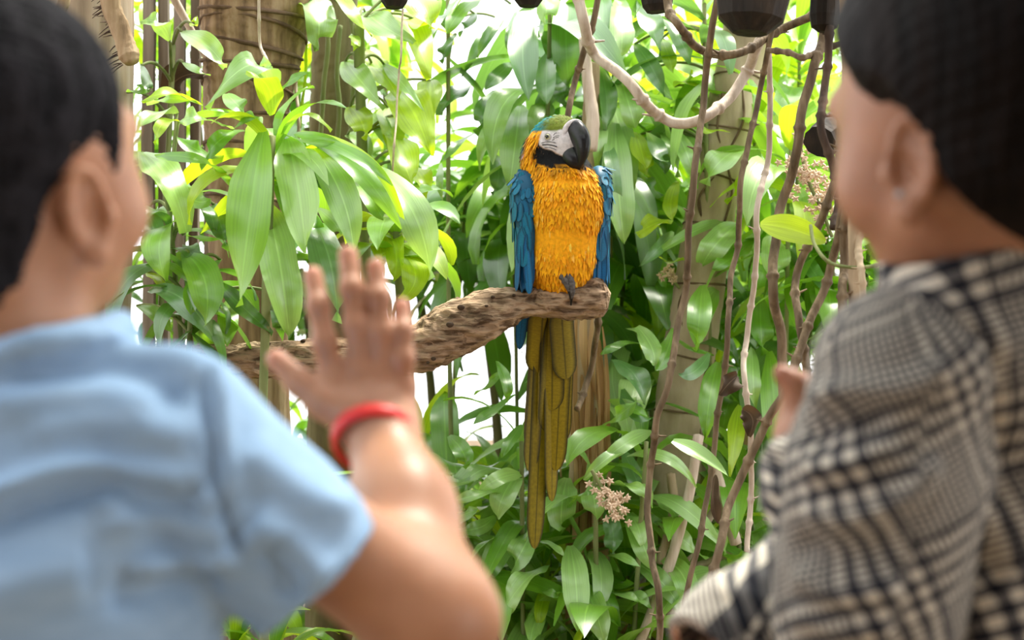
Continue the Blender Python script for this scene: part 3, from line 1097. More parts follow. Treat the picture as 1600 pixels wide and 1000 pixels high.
def build_macaw():
    D0 = 2.74
    base = P(882, 436, D0)
    root = thing('macaw', base, 'blue and yellow macaw perched on the end of the driftwood branch', 'parrot')
    F = Field(P(780, 560, D0 - 0.15) - 0.02, P(980, 160, D0 + 0.18) + 0.02, 0.0024)
    B = lambda x, y, dd=0.0: P(x, y, D0 + dd)
    F.add(ell(B(884, 345), (0.071, 0.066, 0.115)), 0.02)
    F.add(ell(B(884, 320, -0.01), (0.068, 0.062, 0.075)), 0.03)
    F.add(ell(B(878, 405, -0.005), (0.064, 0.058, 0.07)), 0.03)
    F.add(cone(B(872, 420, 0.02), B(858, 500, 0.10), 0.05, 0.020), 0.03)
    F.add(cone(B(880, 290), B(868, 235), 0.052, 0.046), 0.04)
    F.add(ell(B(842, 250, 0.018), (0.035, 0.040, 0.046)), 0.03)
    hO = B(873, 222, -0.005)
    f = unit((0.56, -0.82, 0.02))
    r = unit(np.cross(f, [0, 0, 1]))
    u = np.cross(r, f)
    R = np.stack([r, f, u])
    Lh = lambda a, b, c: hO + a * r + b * f + c * u
    F.add(ell(Lh(0, 0, 0.006), (0.042, 0.052, 0.045), R), 0.025)
    F.add(ell(Lh(0, 0.03, -0.006), (0.030, 0.03, 0.034), R), 0.02)
    V, Q = F.mesh()
    nr = vnormals(V, Q)
    loc = (V - hO) @ R.T
    col = np.tile(np.array([0.86, 0.36, 0.008]), (len(V), 1))
    zz = V[:, 2]
    blend = lambda w, c: col * (1 - w[:, None]) + np.array(c) * w[:, None]
    # olive vent
    col = blend(smooth01(zz, B(0, 452)[2], B(0, 490)[2]), (0.10, 0.12, 0.02))
    col = blend(smooth01(V[:, 1], D0 + 0.02, D0 + 0.045) * smooth01(zz, B(0, 300)[2], B(0, 320)[2]), (0.08, 0.07, 0.012))
    head = smooth01(zz, B(0, 275)[2], B(0, 262)[2])
    a, b, c = loc[:, 0], loc[:, 1], loc[:, 2]
    wob = 0.0025 * vnoise(V, 120, 9)
    fl = c + 0.55 * (b - 0.012) + 0.012 + wob
    face = smooth01(b + wob, 0.004, 0.009) * smooth01(fl, -0.004, 0.002) * smooth01(c, 0.030, 0.018)
    black = smooth01(c + wob * 2, 0.004, -0.006) * smooth01(b + 0.25 * c + wob * 2, -0.016, -0.008) * smooth01(c + wob * 3, -0.060, -0.048) * (1 - face)
    col = blend(black, (0.006, 0.006, 0.007))
    col = blend(face, (0.62, 0.57, 0.58))
    crown = smooth01(c - 0.10 * (0.03 - b) + wob, 0.013, 0.018)
    col = blend(crown, (0.115, 0.15, 0.012))
    teal = crown * smooth01(b, 0.022, -0.01)
    col = blend(teal, (0.01, 0.20, 0.24))
    back = smooth01(b, -0.028, -0.045) * smooth01(c, -0.04, 0.0)
    col = blend(back, (0.01, 0.17, 0.24))
    body = obj('body', mk_mesh('body', V - base, Q, 'bird', tint=col), root)
    # soft body feathers, laid like shingles
    rng = np.random.default_rng(5)
    face_m = (face > 0.2)
    ok = np.nonzero(~face_m & (nr[:, 1] < 0.75))[0]
    pick = rng.choice(ok, min(len(ok), 9000), replace=False)
    FV, FF, FT = [], [], []
    for i in pick:
        hl = loc[i]
        isb = black[i] > 0.5
        onhead = V[i, 2] > B(0, 278)[2]
        L = rng.uniform(0.011, 0.020) if onhead else rng.uniform(0.016, 0.032)
        if isb or crown[i] > 0.4:
            L *= 0.75
        W = L * rng.uniform(0.16, 0.28)
        n = nr[i]
        dn = np.array([rng.normal(0, 0.22), rng.normal(0, 0.1), -1.0])
        if onhead and crown[i] > 0.4:
            dn = -f * 1.0 + np.array([0, 0, -0.2])
        dn = unit(dn - n * dn.dot(n))
        sd = np.cross(dn, n)
        lift = rng.uniform(0.05, 0.20)
        if onhead:
            lift = rng.uniform(0.15, 0.45)
            dn0 = 0
        if 0.02 < black[i] < 0.6:
            lift = 0.5
            L *= 1.3
        cb = col[i] * rng.uniform(0.82, 1.12) * np.array([1, rng.uniform(0.88, 1.14), 1])
        if not isb and crown[i] < 0.3 and rng.random() < 0.05:
            cb = np.minimum(cb * np.array([1.1, 1.35, 8]), 0.9)
        p0 = V[i] - n * 0.0015
        o = len(FV)
        for t, w in ((0, 0.35), (0.35, 1.0), (0.72, 0.9), (1.0, 0.0)):
            c0 = p0 + dn * L * t + n * (lift * L * t * (1 - 0.35 * t))
            if w == 0:
                FV.append(c0)
                FT.append(cb)
            else:
                for q in (-1, 1):
                    FV.append(c0 + sd * q * W * 0.5 * w - n * 0.1 * W * w)
                    FT.append(cb)
        FF += [(o, o + 1, o + 3, o + 2), (o + 2, o + 3, o + 5, o + 4), (o + 4, o + 5, o + 6)]
    pl = obj('plumage', mk_mesh('plumage', np.array(FV) - base, FF, 'bird', smooth=True, tint=np.clip(FT, 0, 1)), root)
    tag(pl, 'fluffed golden yellow body feathers', kind='stuff')
    # cere, beak
    Fb = Field(hO - 0.13, hO + 0.13, 0.0014)
    up = [Lh(0, 0.036, 0.016), Lh(0, 0.056, 0.012), Lh(0, 0.072, -0.006), Lh(0, 0.074, -0.030), Lh(0, 0.066, -0.050), Lh(0, 0.060, -0.060)]
    rows = spline([(*p, q) for p, q in zip(up, (0.021, 0.0215, 0.019, 0.0135, 0.0068, 0.0018))], 22)
    chain(Fb, [q[:3] for q in rows], [q[3] for q in rows], 0.003)
    V2, Q2 = Fb.mesh()
    l2 = (V2 - hO)
    V2 = V2 - np.outer(l2 @ r, r) * 0.22
    obj('upper_beak', mk_mesh('upper_beak', V2 - base, Q2, 'beak'), root)['label'] = 'hooked black upper beak'
    Fb = Field(hO - 0.13, hO + 0.13, 0.0014)
    rows = spline([(*p, q) for p, q in zip((Lh(0, 0.026, -0.020), Lh(0, 0.042, -0.032), Lh(0, 0.052, -0.042), Lh(0, 0.058, -0.044)), (0.023, 0.0235, 0.0185, 0.010))], 14)
    chain(Fb, [q[:3] for q in rows], [q[3] for q in rows], 0.003)
    V2, Q2 = Fb.mesh()
    obj('lower_beak', mk_mesh('lower_beak', V2 - base, Q2, 'beak'), root)
    # pale cere band above the beak with nostril
    band = [hO + q * r + w * f + h * u for q, w, h in ((-0.0215, 0.040, -0.022), (-0.0225, 0.046, 0.002), (-0.0185, 0.050, 0.020), (-0.008, 0.055, 0.030), (0.008, 0.055, 0.030), (0.0185, 0.050, 0.020), (0.0225, 0.046, 0.002), (0.0215, 0.040, -0.022))]
    V2, F2 = tube_data(spline(band, 30), 0.0058, 8)
    cer = obj('cere', mk_mesh('cere', np.array(V2) - base, F2, 'bird', tint=np.tile((0.60, 0.54, 0.55), (len(V2), 1))), root)
    for q in (-1, 1):
        V2, F2 = ball(Lh(q * 0.0185, 0.0535, 0.0215), 0.0024, 8, 5)
        obj('nostril', mk_mesh('nostril', np.array(V2) - base, F2, 'hole'), cer)
    hD = F.D
    def head_surface(a_, b_, c_):
        """walk outward along the side of the head until outside"""
        best = Lh(a_, b_, c_)
        for t in np.linspace(0.0, 0.07, 90):
            p = Lh(math.copysign(t, a_), b_ , c_)
            ijk = np.round((p - F.lo) / F.h).astype(int)
            if hD[tuple(ijk)] > 0.0002:
                return p
        return best
    for q in (-1, 1):
        e0 = head_surface(q, 0.024, 0.004)
        out = unit(q * r + 0.45 * f)
        V2, F2 = ball(e0 - out * 0.0015, 0.0062, 16, 12)
        V2 = np.array(V2)
        dd = (V2 - (e0 - out * 0.0015)) @ out / 0.0062
        t2 = np.where(dd[:, None] > 0.78, (0.004, 0.004, 0.004), np.where(dd[:, None] > 0.35, (0.62, 0.60, 0.38), (0.12, 0.11, 0.1)))
        obj('eye', mk_mesh('eye', V2 - base, F2, 'eye', tint=t2), root)
        rimp = [e0 + 0.0068 * (math.cos(t) * u + math.sin(t) * unit(f - out * f.dot(out))) for t in np.linspace(0, 2 * math.pi, 16)]
        V2, F2 = tube_data(rimp, 0.0013, 5, cap=False)
        obj('eyelid', mk_mesh('eyelid', np.array(V2) - base, F2, 'bird', tint=np.tile((0.5, 0.46, 0.47), (len(V2), 1))), root)
        for j, (c0, c1, b0, b1) in enumerate(((-0.0065, -0.009, 0.012, 0.040), (-0.0105, -0.0165, 0.014, 0.041), (-0.016, -0.022, 0.018, 0.038), (0.000, 0.004, 0.034, 0.045), (0.006, 0.010, 0.034, 0.043), (-0.004, 0.001, 0.034, 0.044), (-0.0215, -0.027, 0.022, 0.034))):
            pts = []
            for t in np.linspace(0, 1, 7):
                pts.append(head_surface(q, b0 + (b1 - b0) * t, c0 + (c1 - c0) * t + 0.002 * math.sin(t * 3.1)) )
            V2, F2 = tube_data(pts, 0.0005 if j != 1 else 0.001, 5)
            obj('face_line', mk_mesh('face_line', np.array(V2) - base, F2, 'beak'), root)
    # wings
    fm = {
        'cov': feather_mesh('covert', 1.0, 0.62, 'f_blue', 0.03, 0.14, 0.5),
        'mid': feather_mesh('covert_long', 1.0, 0.40, 'f_blue', 0.03, 0.12, 0.4),
        'pri': feather_mesh('flight', 1.0, 0.20, 'f_navy', 0.02, 0.1, 0.3),
        'dark': feather_mesh('covert_dark', 1.0, 0.55, 'f_teal', 0.03, 0.14, 0.5),
    }
    for q, c0, rr, lean, sgn in (('near', B(823, 352, -0.002), (0.026, 0.052, 0.110), 0.10, -1), ('far', B(937, 342, 0.012), (0.020, 0.050, 0.100), -0.05, 1)):
        Rw = np.stack([unit((1, 0, lean)), np.array([0, 1.0, 0]), unit((-lean, 0, 1))])
        Fw = Field(c0 - 0.15, c0 + 0.15, 0.004)
        Fw.add(ell(c0, np.array(rr) * 0.93, Rw), 0.01)
        Fw.add(ell(c0 + Rw[2] * 0.062 - np.array([sgn * 0.008, 0.0, 0]), (rr[0] * 0.8, 0.042, 0.035), Rw), 0.03)
        V2, Q2 = Fw.mesh()
        wing = obj('wing', mk_mesh('wing', V2 - base, Q2, 'f_blue', uvs=np.full((len(V2), 2), 0.5)), root)
        wing['label'] = 'folded blue wing'
        wn_ = vnormals(V2, Q2)
        up_i = np.nonzero((V2[:, 2] > c0[2] + 0.035) & (wn_[:, 1] < 0.5))[0]
        for i in rng.choice(up_i, 60, replace=False):
            o = bpy.data.objects.new('feather', fm['dark' if rng.random() < 0.18 else 'cov'])
            COL.objects.link(o)
            o.parent = wing
            n = wn_[i]
            L = rng.uniform(0.018, 0.027)
            o.matrix_local = frame_mat(V2[i] + n * 0.0006 - base, np.array([rng.normal(0, 0.15), 0.1, -1.0]) - n * n.dot([0, 0.1, -1.0]) + n * 0.02, n) @ Matrix.Diagonal((L, L, L, 1))
        k = 0
        for row, (v, L, kind, nn) in enumerate(((0.97, 0.022, 'cov', 6), (0.88, 0.024, 'cov', 8), (0.74, 0.026, 'cov', 10), (0.58, 0.030, 'cov', 11), (0.40, 0.036, 'cov', 11), (0.20, 0.050, 'mid', 11), (-0.04, 0.075, 'mid', 10), (-0.20, 0.105, 'pri', 9), (-0.34, 0.10, 'pri', 7))):
            for i in range(nn):
                th = math.radians(-100 + 200 * (i + 0.5 * (row % 2)) / nn)
                # angle measured from the outer side (sgn * x) towards the camera (-y)
                ox, oy = math.cos(th) * sgn, -math.sin(th)
                cz = math.sqrt(max(0.02, 1 - v * v))
                pl_ = np.array([ox * cz, oy * cz, v])
                p = c0 + (Rw.T @ (pl_ * np.array(rr) * (0.97 + 0.012 * (8 - row) * 0.3)))
                n = unit(Rw.T @ (pl_ / np.array(rr)))
                for _ in range(40):
                    ijk = np.round((p - Fw.lo) / Fw.h).astype(int)
                    if (ijk < 0).any() or (ijk >= Fw.n).any() or Fw.D[tuple(ijk)] > 0.0003 * (8 - row):
                        break
                    p = p + n * 0.0015
                dn = -Rw[2] + np.array([0, 0.18, 0]) * (1 if row > 4 else 0.3) + rng.normal(0, 0.05, 3)
                kd = kind
                if row < 4 and (rng.random() < 0.12 or (q == 'far' and rng.random() < 0.3)):
                    kd = 'dark'
                o = bpy.data.objects.new('feather', fm[kd])
                COL.objects.link(o)
                o.parent = wing
                n2 = unit(n + np.array([0, 0, 0.12]))
                m = frame_mat(p - base, dn + n * 0.03, n2)
                o.matrix_local = m @ Matrix.Diagonal((L * 1.05, L, L * rng.uniform(0.92, 1.08), 1))
                k += 1
    # tail: each feather hangs from the rump behind the branch
    tf = feather_mesh('tail_feather', 1.0, 0.14, 'f_gold', 0.015, 0.10, 0.16, 14)
    tfs = feather_mesh('tail_feather_short', 1.0, 0.24, 'f_gold', 0.015, 0.12, 0.22, 12)
    root_z = 470
    for x0, x1, y1, w, dd, me in ((853, 834, 857, 34, 0.085, tf), (862, 861, 783, 27, 0.080, tf), (846, 829, 737, 30, 0.078, tf), (868, 851, 672, 36, 0.070, tf),
                                  (882, 868, 735, 34, 0.076, tf), (850, 841, 582, 46, 0.055, tfs), (876, 884, 592, 44, 0.052, tfs), (864, 862, 640, 40, 0.062, tf),
                                  (842, 826, 700, 22, 0.09, tf), (888, 880, 690, 26, 0.088, tf)):
        p0 = B(x0, root_z, dd - 0.01)
        p1 = B(x1, y1, dd + 0.03)
        L = float(np.linalg.norm(p1 - p0))
        o = bpy.data.objects.new('tail_feather', me)
        COL.objects.link(o)
        o.parent = root
        wn = w * K * D0 / (0.14 if me is tf else 0.24)
        o.matrix_local = frame_mat(p0 - base, p1 - p0, (rng.normal(0, 0.4), -1, 0.1)) @ Matrix.Diagonal((wn, wn, L, 1))
    for x0, x1, y1, dd in ((822, 812, 546, 0.05), (826, 820, 520, 0.055)):
        p0, p1 = B(x0, 420, dd), B(x1, y1, dd + 0.03)
        L = float(np.linalg.norm(p1 - p0))
        o = bpy.data.objects.new('wing_tip_feather', fm['pri'])
        COL.objects.link(o)
        o.parent = root
        o.matrix_local = frame_mat(p0 - base, p1 - p0, (-0.3, -1, 0)) @ Matrix.Diagonal((0.12, 0.12, L, 1))
    # foot: two toes over the front of the branch, two behind
    for (pts, nm) in (([(868, 424, -0.045), (882, 424, -0.052), (891, 437, -0.053), (894, 452, -0.052), (893, 466, -0.044)], 0),
                      ([(860, 426, -0.045), (869, 427, -0.052), (880, 434, -0.0545), (886, 445, -0.054), (889, 455, -0.052)], 0),
                      ([(868, 424, -0.04), (872, 427, 0.0), (878, 434, 0.035), (882, 450, 0.05)], 1), ([(862, 424, -0.04), (862, 428, 0.0), (864, 436, 0.035), (866, 452, 0.05)], 1)):
        path = spline([B(*p) for p in pts], 16)
        rad = np.interp(np.linspace(0, 1, 16), [0, 0.6, 0.85, 1], [0.0078, 0.0072, 0.0052, 0.003]) * (1 + 0.08 * np.sin(np.arange(16) * 2.2))
        toe = tube('toe', path, rad, 'claw', root, base, seg=8)
        e, d_ = path[-1], unit(path[-1] - path[-3])
        tube('claw', spline([e - d_ * 0.002, e + d_ * 0.008 + np.array([0, 0.002, -0.002]), e + d_ * 0.012 + np.array([0, 0.007, -0.008])], 8), np.linspace(0.0032, 0.0006, 8), 'beak', toe, base, seg=6)
    lg = tube('leg', [B(868, 405, -0.01), B(866, 425, -0.035)], (0.014, 0.010), 'claw', root, base, seg=10)


build_macaw()


# ------------------------------------------------------------------ driftwood perch
def build_branch():
    D0 = 2.74
    cl = [(60, 585, 28, 2.86), (180, 572, 27, 2.82), (330, 566, 28, 2.78), (400, 561, 29, 2.77), (480, 560, 31, D0), (560, 556, 34, D0), (650, 545, 38, D0), (700, 521, 41, D0), (750, 497, 39, D0),
          (795, 481, 30, D0), (822, 475, 21, D0), (845, 469, 25, D0), (872, 466, 31, D0), (900, 464, 34, D0), (928, 462, 33, D0), (942, 460, 28, D0), (948, 459, 18, D0)]
    rows = spline([(*P(x, y, d), r * K * d * 1.06) for x, y, r, d in cl], 300)
    seg = 56
    V, Fc = tube_data(rows[:, :3], rows[:, 3], seg, 0.0, cap=True)
    V = np.array(V)
    c = np.vstack([np.repeat(rows[:, :3], seg, 0), rows[0, :3], rows[-1, :3]])
    n = V - c
    n /= np.linalg.norm(n, axis=1)[:, None] + 1e-9
    st = V * np.array([0.35, 1, 1])
    V = V + n * (vnoise(st, 45, 1) * 0.0045 + vnoise(st, 130, 2) * 0.0028 + vnoise(st, 260, 22) * 0.0012 - np.exp(-(vnoise(st * np.array([0.6, 1, 1]), 75, 33) / 0.09) ** 2) * 0.004 + np.abs(vnoise(st, 95, 4)) * -0.006 - smooth01(vnoise(st * np.array([1, 1, 1.6]), 70, 12), 0.35, 0.7) * 0.006)[:, None]
    base = np.array(rows[0, :3])
    root = thing('driftwood_branch', base, 'thick knotty driftwood branch the macaw perches on', 'branch')
    obj('branch', mk_mesh('branch', V - base, Fc, 'wood'), root)
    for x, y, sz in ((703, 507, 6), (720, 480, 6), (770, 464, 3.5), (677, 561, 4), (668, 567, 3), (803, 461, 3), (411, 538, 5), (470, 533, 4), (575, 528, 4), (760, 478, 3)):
        # worm hole: dark ellipsoid on the near face, the pit's shade painted as colour
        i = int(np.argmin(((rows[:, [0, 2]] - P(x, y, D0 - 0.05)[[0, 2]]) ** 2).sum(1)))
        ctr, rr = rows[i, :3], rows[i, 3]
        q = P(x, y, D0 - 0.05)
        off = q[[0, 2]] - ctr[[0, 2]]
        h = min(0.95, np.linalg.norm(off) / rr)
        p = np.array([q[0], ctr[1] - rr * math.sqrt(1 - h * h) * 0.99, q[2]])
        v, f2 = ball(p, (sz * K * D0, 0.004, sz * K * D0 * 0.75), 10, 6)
        obj('wormhole_shade', mk_mesh('wormhole_shade', np.array(v) - base, f2, 'hole'), root)


build_branch()


# ------------------------------------------------------------------ ground
def build_ground():
    n = 40
    xs = np.linspace(-9, 9, n)
    ys = np.linspace(-3, 15, n)
    V = [(x, y, -0.012 + 0.012 * math.sin(x * 2.1 + y) * math.cos(y * 1.7 - x)) for y in ys for x in xs]
    Fc = [(j * n + i, j * n + i + 1, (j + 1) * n + i + 1, (j + 1) * n + i) for j in range(n - 1) for i in range(n - 1)]
    o = obj('ground', mk_mesh('ground', V, Fc, 'soil'))
    tag(o, 'brown soil and leaf litter under the plants', kind='structure')


build_ground()


def build_added_roof():
    # rafters, boards and a back wall added out of view to block sky light
    root = thing('added_shade_roof', (0, 0.4, 2.8), 'added unseen cover of boards shading the visitors', 'added_shade_roof')
    for i in range(8):
        y0 = -1.9 + i * 0.28
        V = [(x, y, z) for x in (-3, 3) for y in (y0 - 0.4, y0 - 0.4 + 0.27) for z in (0.0, 0.03)]
        Fc = [(0, 1, 3, 2), (4, 6, 7, 5), (0, 4, 5, 1), (2, 3, 7, 6), (0, 2, 6, 4), (1, 5, 7, 3)]
        obj('added_roof_board', mk_mesh('added_roof_board', V, Fc, 'log', smooth=False), root)
    for x in (-2.4, -0.8, 0.8, 2.4):
        tube('added_rafter', [(x, -2.4, -0.05), (x, 0.0, -0.05)], 0.05, 'log', root, seg=10)
    for x, y in ((-2.6, -2.0), (2.6, -2.0), (-2.6, 0.2), (2.6, 0.2)):
        tube('added_roof_post', [(x, y, -2.8), (x, y, 0.0)], 0.06, 'log', root, seg=10)
    for i in range(22):  # boards added behind the camera to darken the visitors' backs
        x0 = -3.0 + i * 0.273
        V = [(x, y, z) for x in (x0, x0 + 0.262) for y in (-2.34, -2.31) for z in (-2.8, 0.0)]
        Fc = [(0, 1, 3, 2), (4, 6, 7, 5), (0, 4, 5, 1), (2, 3, 7, 6), (0, 2, 6, 4), (1, 5, 7, 3)]
        obj('added_wall_board', mk_mesh('added_wall_board', V, Fc, 'post', smooth=False), root)
    del root['category'], root['label']
    root['kind'] = 'structure'


build_added_roof()


# ------------------------------------------------------------------ posts, trunks, slats
def trunk(name, pts, mat, label, cat, seg=24, rough=0.06, rings=None, scar=True, lift=0.006, seed=0, group=None, n=90):
    """pts: (px, py, radius px, depth); ring scars are raised lips around the trunk"""
    rows = spline([(*P(x, y, d), r * K * d) for x, y, r, d in pts], n)
    base = rows[0, :3].copy() if rows[0, 2] < rows[-1, 2] else rows[-1, :3].copy()
    root = thing(name, base, label, cat, group)
    rad = rows[:, 3].copy()
    V, Fc = tube_data(rows[:, :3], rad, seg, rough, 1.2, seed)
    obj('trunk', mk_mesh(name, np.array(V) - base, Fc, mat), root)
    for t in rings or []:
        i = int(np.clip(t * (n - 1), 1, n - 2))
        c, tn, rr = rows[i, :3], unit(rows[i + 1, :3] - rows[i - 1, :3]), rows[i, 3] * 1.01
        n1 = unit(np.cross(tn, [0, 1, 0]))
        n2 = np.cross(tn, n1)
        ph = random.uniform(0, 6)
        ring = [c + rr * (math.cos(a) * n1 + math.sin(a) * n2) + tn * rr * 0.18 * math.sin(a + ph) * 0.7 for a in np.linspace(0, 2 * math.pi, 33)]
        tube('ring_scar', ring, lift * 0.6, 'scar', root, base, seg=6, rough=0.3, cap=False, seed=i)
    return root, rows


root, _ = trunk('wooden_post', [(118, 1560, 74, 2.9), (122, 900, 74, 2.9), (128, 500, 75, 2.9), (130, 0, 76, 2.9), (132, -260, 76, 2.9)], 'post', 'thick weathered grey-brown wooden post behind the blue-shirted person', 'post', 30, 0.025, seed=3)
trunk('wooden_post', [(20, 1560, 60, 2.98), (20, 500, 60, 2.98), (22, -260, 60, 2.98)], 'post', 'wooden post half hidden behind the thicker weathered post', 'post', 26, 0.03, seed=9)
trunk('palm_trunk', [(392, 1360, 78, 3.15), (392, 700, 62, 3.15), (385, 400, 58, 3.15), (383, 230, 62, 3.15), (390, 110, 74, 3.15), (400, 0, 86, 3.15), (405, -180, 90, 3.15)], 'palm',
      'ringed brown palm trunk behind the broad-leaved plant', 'tree trunk', 32, 0.05, rings=(0.42, 0.5, 0.57, 0.63, 0.685, 0.73, 0.77, 0.81, 0.85, 0.89, 0.93), lift=0.007, seed=5, n=120)
trunk('mossy_trunk', [(524, 1250, 50, 3.5), (522, 500, 40, 3.5), (520, 200, 36, 3.5), (522, 60, 36, 3.5), (530, -200, 40, 3.5)], 'stump', 'dark mossy trunk beside the ringed palm trunk', 'tree trunk', 24, 0.08, seed=6)
trunk('pale_trunk', [(1045, 1120, 58, 3.35), (1055, 800, 46, 3.35), (1070, 600, 42, 3.35), (1100, 400, 40, 3.35), (1128, 230, 38, 3.35), (1165, 60, 36, 3.35), (1190, -160, 36, 3.35)], 'trunk',
      'leaning pale trunk laced with fine roots behind the vines', 'tree trunk', 26, 0.05, rings=(0.3, 0.38, 0.47, 0.55, 0.62, 0.7, 0.78, 0.86), lift=0.004, seed=7)
trunk('rough_stem', [(1345, 1500, 14, 2.35), (1338, 600, 12, 2.35), (1333, 240, 11, 2.35), (1328, 100, 12, 2.35), (1322, -40, 12, 2.35), (1318, -240, 12, 2.35)], 'cane', 'rough brown stem beside the checked-blouse person\'s face', 'stem', 12, 0.2, seed=8)
# fine roots netted over the pale trunk
for i in range(11):
    rng = random.Random(500 + i)
    y0 = rng.uniform(60, 560)
    cx = lambda y: np.interp(y, [60, 230, 400, 600, 800], [1165, 1128, 1100, 1070, 1055])
    x0 = rng.uniform(-26, 26)
    pts = [P(cx(y0 + k * 55) + float(np.clip(x0 + rng.uniform(-16, 16), -30, 30)), y0 + k * 55, 3.35 - 0.052) for k in range(5)]
    o = tube('fine_root', spline(pts, 30), 0.0028, 'scar', None, None, seg=6)
    tag(o, 'fine dark root creeping over the leaning pale trunk', 'root', 'fine roots on the pale trunk')
# roots creeping over the mossy trunk
for i, pts in enumerate(([(500, -20), (512, 60), (506, 130), (500, 230)], [(532, 40), (526, 110), (530, 180), (522, 260)], [(548, 20), (556, 100), (548, 180), (552, 240)])):
    o = tube('hanging_root', spline([P(x, y, 3.34) for x, y in pts], 30), 0.006, 'stem', None, None, seg=7, rough=0.15)
    tag(o, 'thin green root hanging down the mossy trunk', 'root', 'roots on the mossy trunk')

# weathered slats of the screen behind the post
for i, (x0, x1, w, top, d) in enumerate(((232, 234, 17, -120, 3.4), (256, 258, 15, -120, 3.42), (282, 279, 16, -120, 3.4), (306, 300, 14, -120, 3.43), (328, 322, 13, -120, 3.41))):
    a, b = P(x0, top, d), P(x1, 1250, d)
    hw, th = w * 0.5 * K * d, 0.012
    V = []
    for k in range(9):
        c = a + (b - a) * k / 8
        jx = random.uniform(-0.003, 0.003)
        for sx, sy in ((-1, -1), (1, -1), (1, 1), (-1, 1)):
            V.append(c + np.array([sx * hw + jx, sy * th, 0]) - b)
    Fc = [(k * 4 + q, k * 4 + (q + 1) % 4, k * 4 + 4 + (q + 1) % 4, k * 4 + 4 + q) for k in range(8) for q in range(4)] + [(0, 1, 2, 3), (32, 33, 34, 35)]
    o = obj('fence_slat', mk_mesh('fence_slat', V, Fc, 'slat', smooth=False), None, b)
    tag(o, 'grey weathered upright slat between the post and the palm trunk', 'slat', 'upright slats behind the post')
# pale cane leaning across the slats, broken stub on the post
tag(tube('leaning_cane', spline([P(262, -20, 3.2), P(300, 50, 3.2), P(330, 105, 3.2)], 20), np.linspace(0.010, 0.007, 20), 'vinepale', seg=9), 'pale cane leaning across the grey slats', 'cane')
vs, fs = tube_data(spline([P(168, -120, 2.66), P(172, 0, 2.66), P(186, 40, 2.66), P(198, 75, 2.655), P(206, 98, 2.65)], 40), np.interp(np.linspace(0, 1, 40), [0, .7, .9, 1], [.018, .017, .019, .013]), 12, 0.12, 2.0, 4)
stub = obj('climbing_root', mk_mesh('climbing_root', vs, fs, 'palm'))
tag(stub, 'broken brown climbing root on the face of the thick post', 'root')
fr = []
for i in range(46):
    t = random.random()
    p = P(160 + 34 * t + random.uniform(-6, 2), -40 + 145 * t, 2.685)
    e = p + np.array([-random.uniform(0.01, 0.03), -0.004, -random.uniform(0.0, 0.02)])
    fr.append(tube_data([p, (p + e) / 2 + np.array([0, -0.003, 0]), e], (0.0016, 0.0012, 0.0006), 4))
V, Fc = join(fr)
fro = obj('rootlets', mk_mesh('rootlets', V, Fc, 'vinedark'), stub)
tag(fro, kind='stuff')
tag(tube('climbing_root', spline([P(108, -60, 2.7), P(100, 0, 2.7), P(92, 20, 2.7), P(84, 60, 2.7)], 20), 0.012, 'palm', seg=10, rough=0.1), 'short brown root at the top of the thick post', 'root')


# dark hewn logs hanging over the clearing
def hewn_log(name, tip, top, r0, r1, label, sides=9, chamfer=0.4, group=None, seed=0):
    rng = random.Random(seed)
    tip, top = np.asarray(tip), np.asarray(top)
    ax = unit(top - tip)
    n1 = unit(np.cross(ax, [0, 1, 0]))
    n2 = np.cross(ax, n1)
    L = np.linalg.norm(top - tip)
    V, Fc = [], []
    prof = [(0, r0 * (1 - chamfer)), (r0 * 0.35, r0 * 0.86), (r0 * 1.1, r0), (L * 0.6, (r0 + r1) / 2), (L, r1)]
    jit = [rng.uniform(0.92, 1.08) for _ in range(sides)]
    for h, r in prof:
        for k in range(sides):
            a = 2 * math.pi * k / sides + 0.2
            V.append(tip + ax * h + r * jit[k] * (math.cos(a) * n1 + math.sin(a) * n2))
    for i in range(len(prof) - 1):
        for k in range(sides):
            k2 = (k + 1) % sides
            Fc.append((i * sides + k, i * sides + k2, (i + 1) * sides + k2, (i + 1) * sides + k))
    Fc.append(tuple(range(sides))[::-1])
    Fc.append(tuple((len(prof) - 1) * sides + k for k in range(sides)))
    o = obj(name, mk_mesh(name, np.array(V) - tip, Fc, 'log', smooth=False), None, tip)
    tag(o, label, 'log', group)
    return o


hewn_log('hewn_log', P(616, 12, 2.75), P(614, -200, 2.75), 0.031, 0.04, 'dark hewn log end above the thin hanging cord', seed=1)
hewn_log('hewn_log', P(826, 10, 2.75), P(824, -200, 2.75), 0.030, 0.04, 'dark hewn log end above the drooping leaves over the macaw', seed=2)
hewn_log('hewn_log', P(1026, 19, 2.7), P(1018, -200, 2.7), 0.034, 0.045, 'dark hewn log end between the pale and the looping vine', seed=3)
hewn_log('hewn_log', P(1171, 52, 2.35), P(1190, -150, 2.35), 0.068, 0.11, 'large dark hewn log end where the vines meet', sides=10, chamfer=0.55, seed=4)
hewn_log('cut_log', P(1280, 222, 2.6), P(1345, 175, 2.75), 0.034, 0.036, 'short cut dark log wedged behind the hanging vines', sides=10, chamfer=0.12, seed=5)
hewn_log('hewn_log', P(1288, 50, 2.45), P(1296, -150, 2.45), 0.026, 0.022, 'slim dark bark pod hanging by the rough stem', sides=10, chamfer=0.6, seed=6)


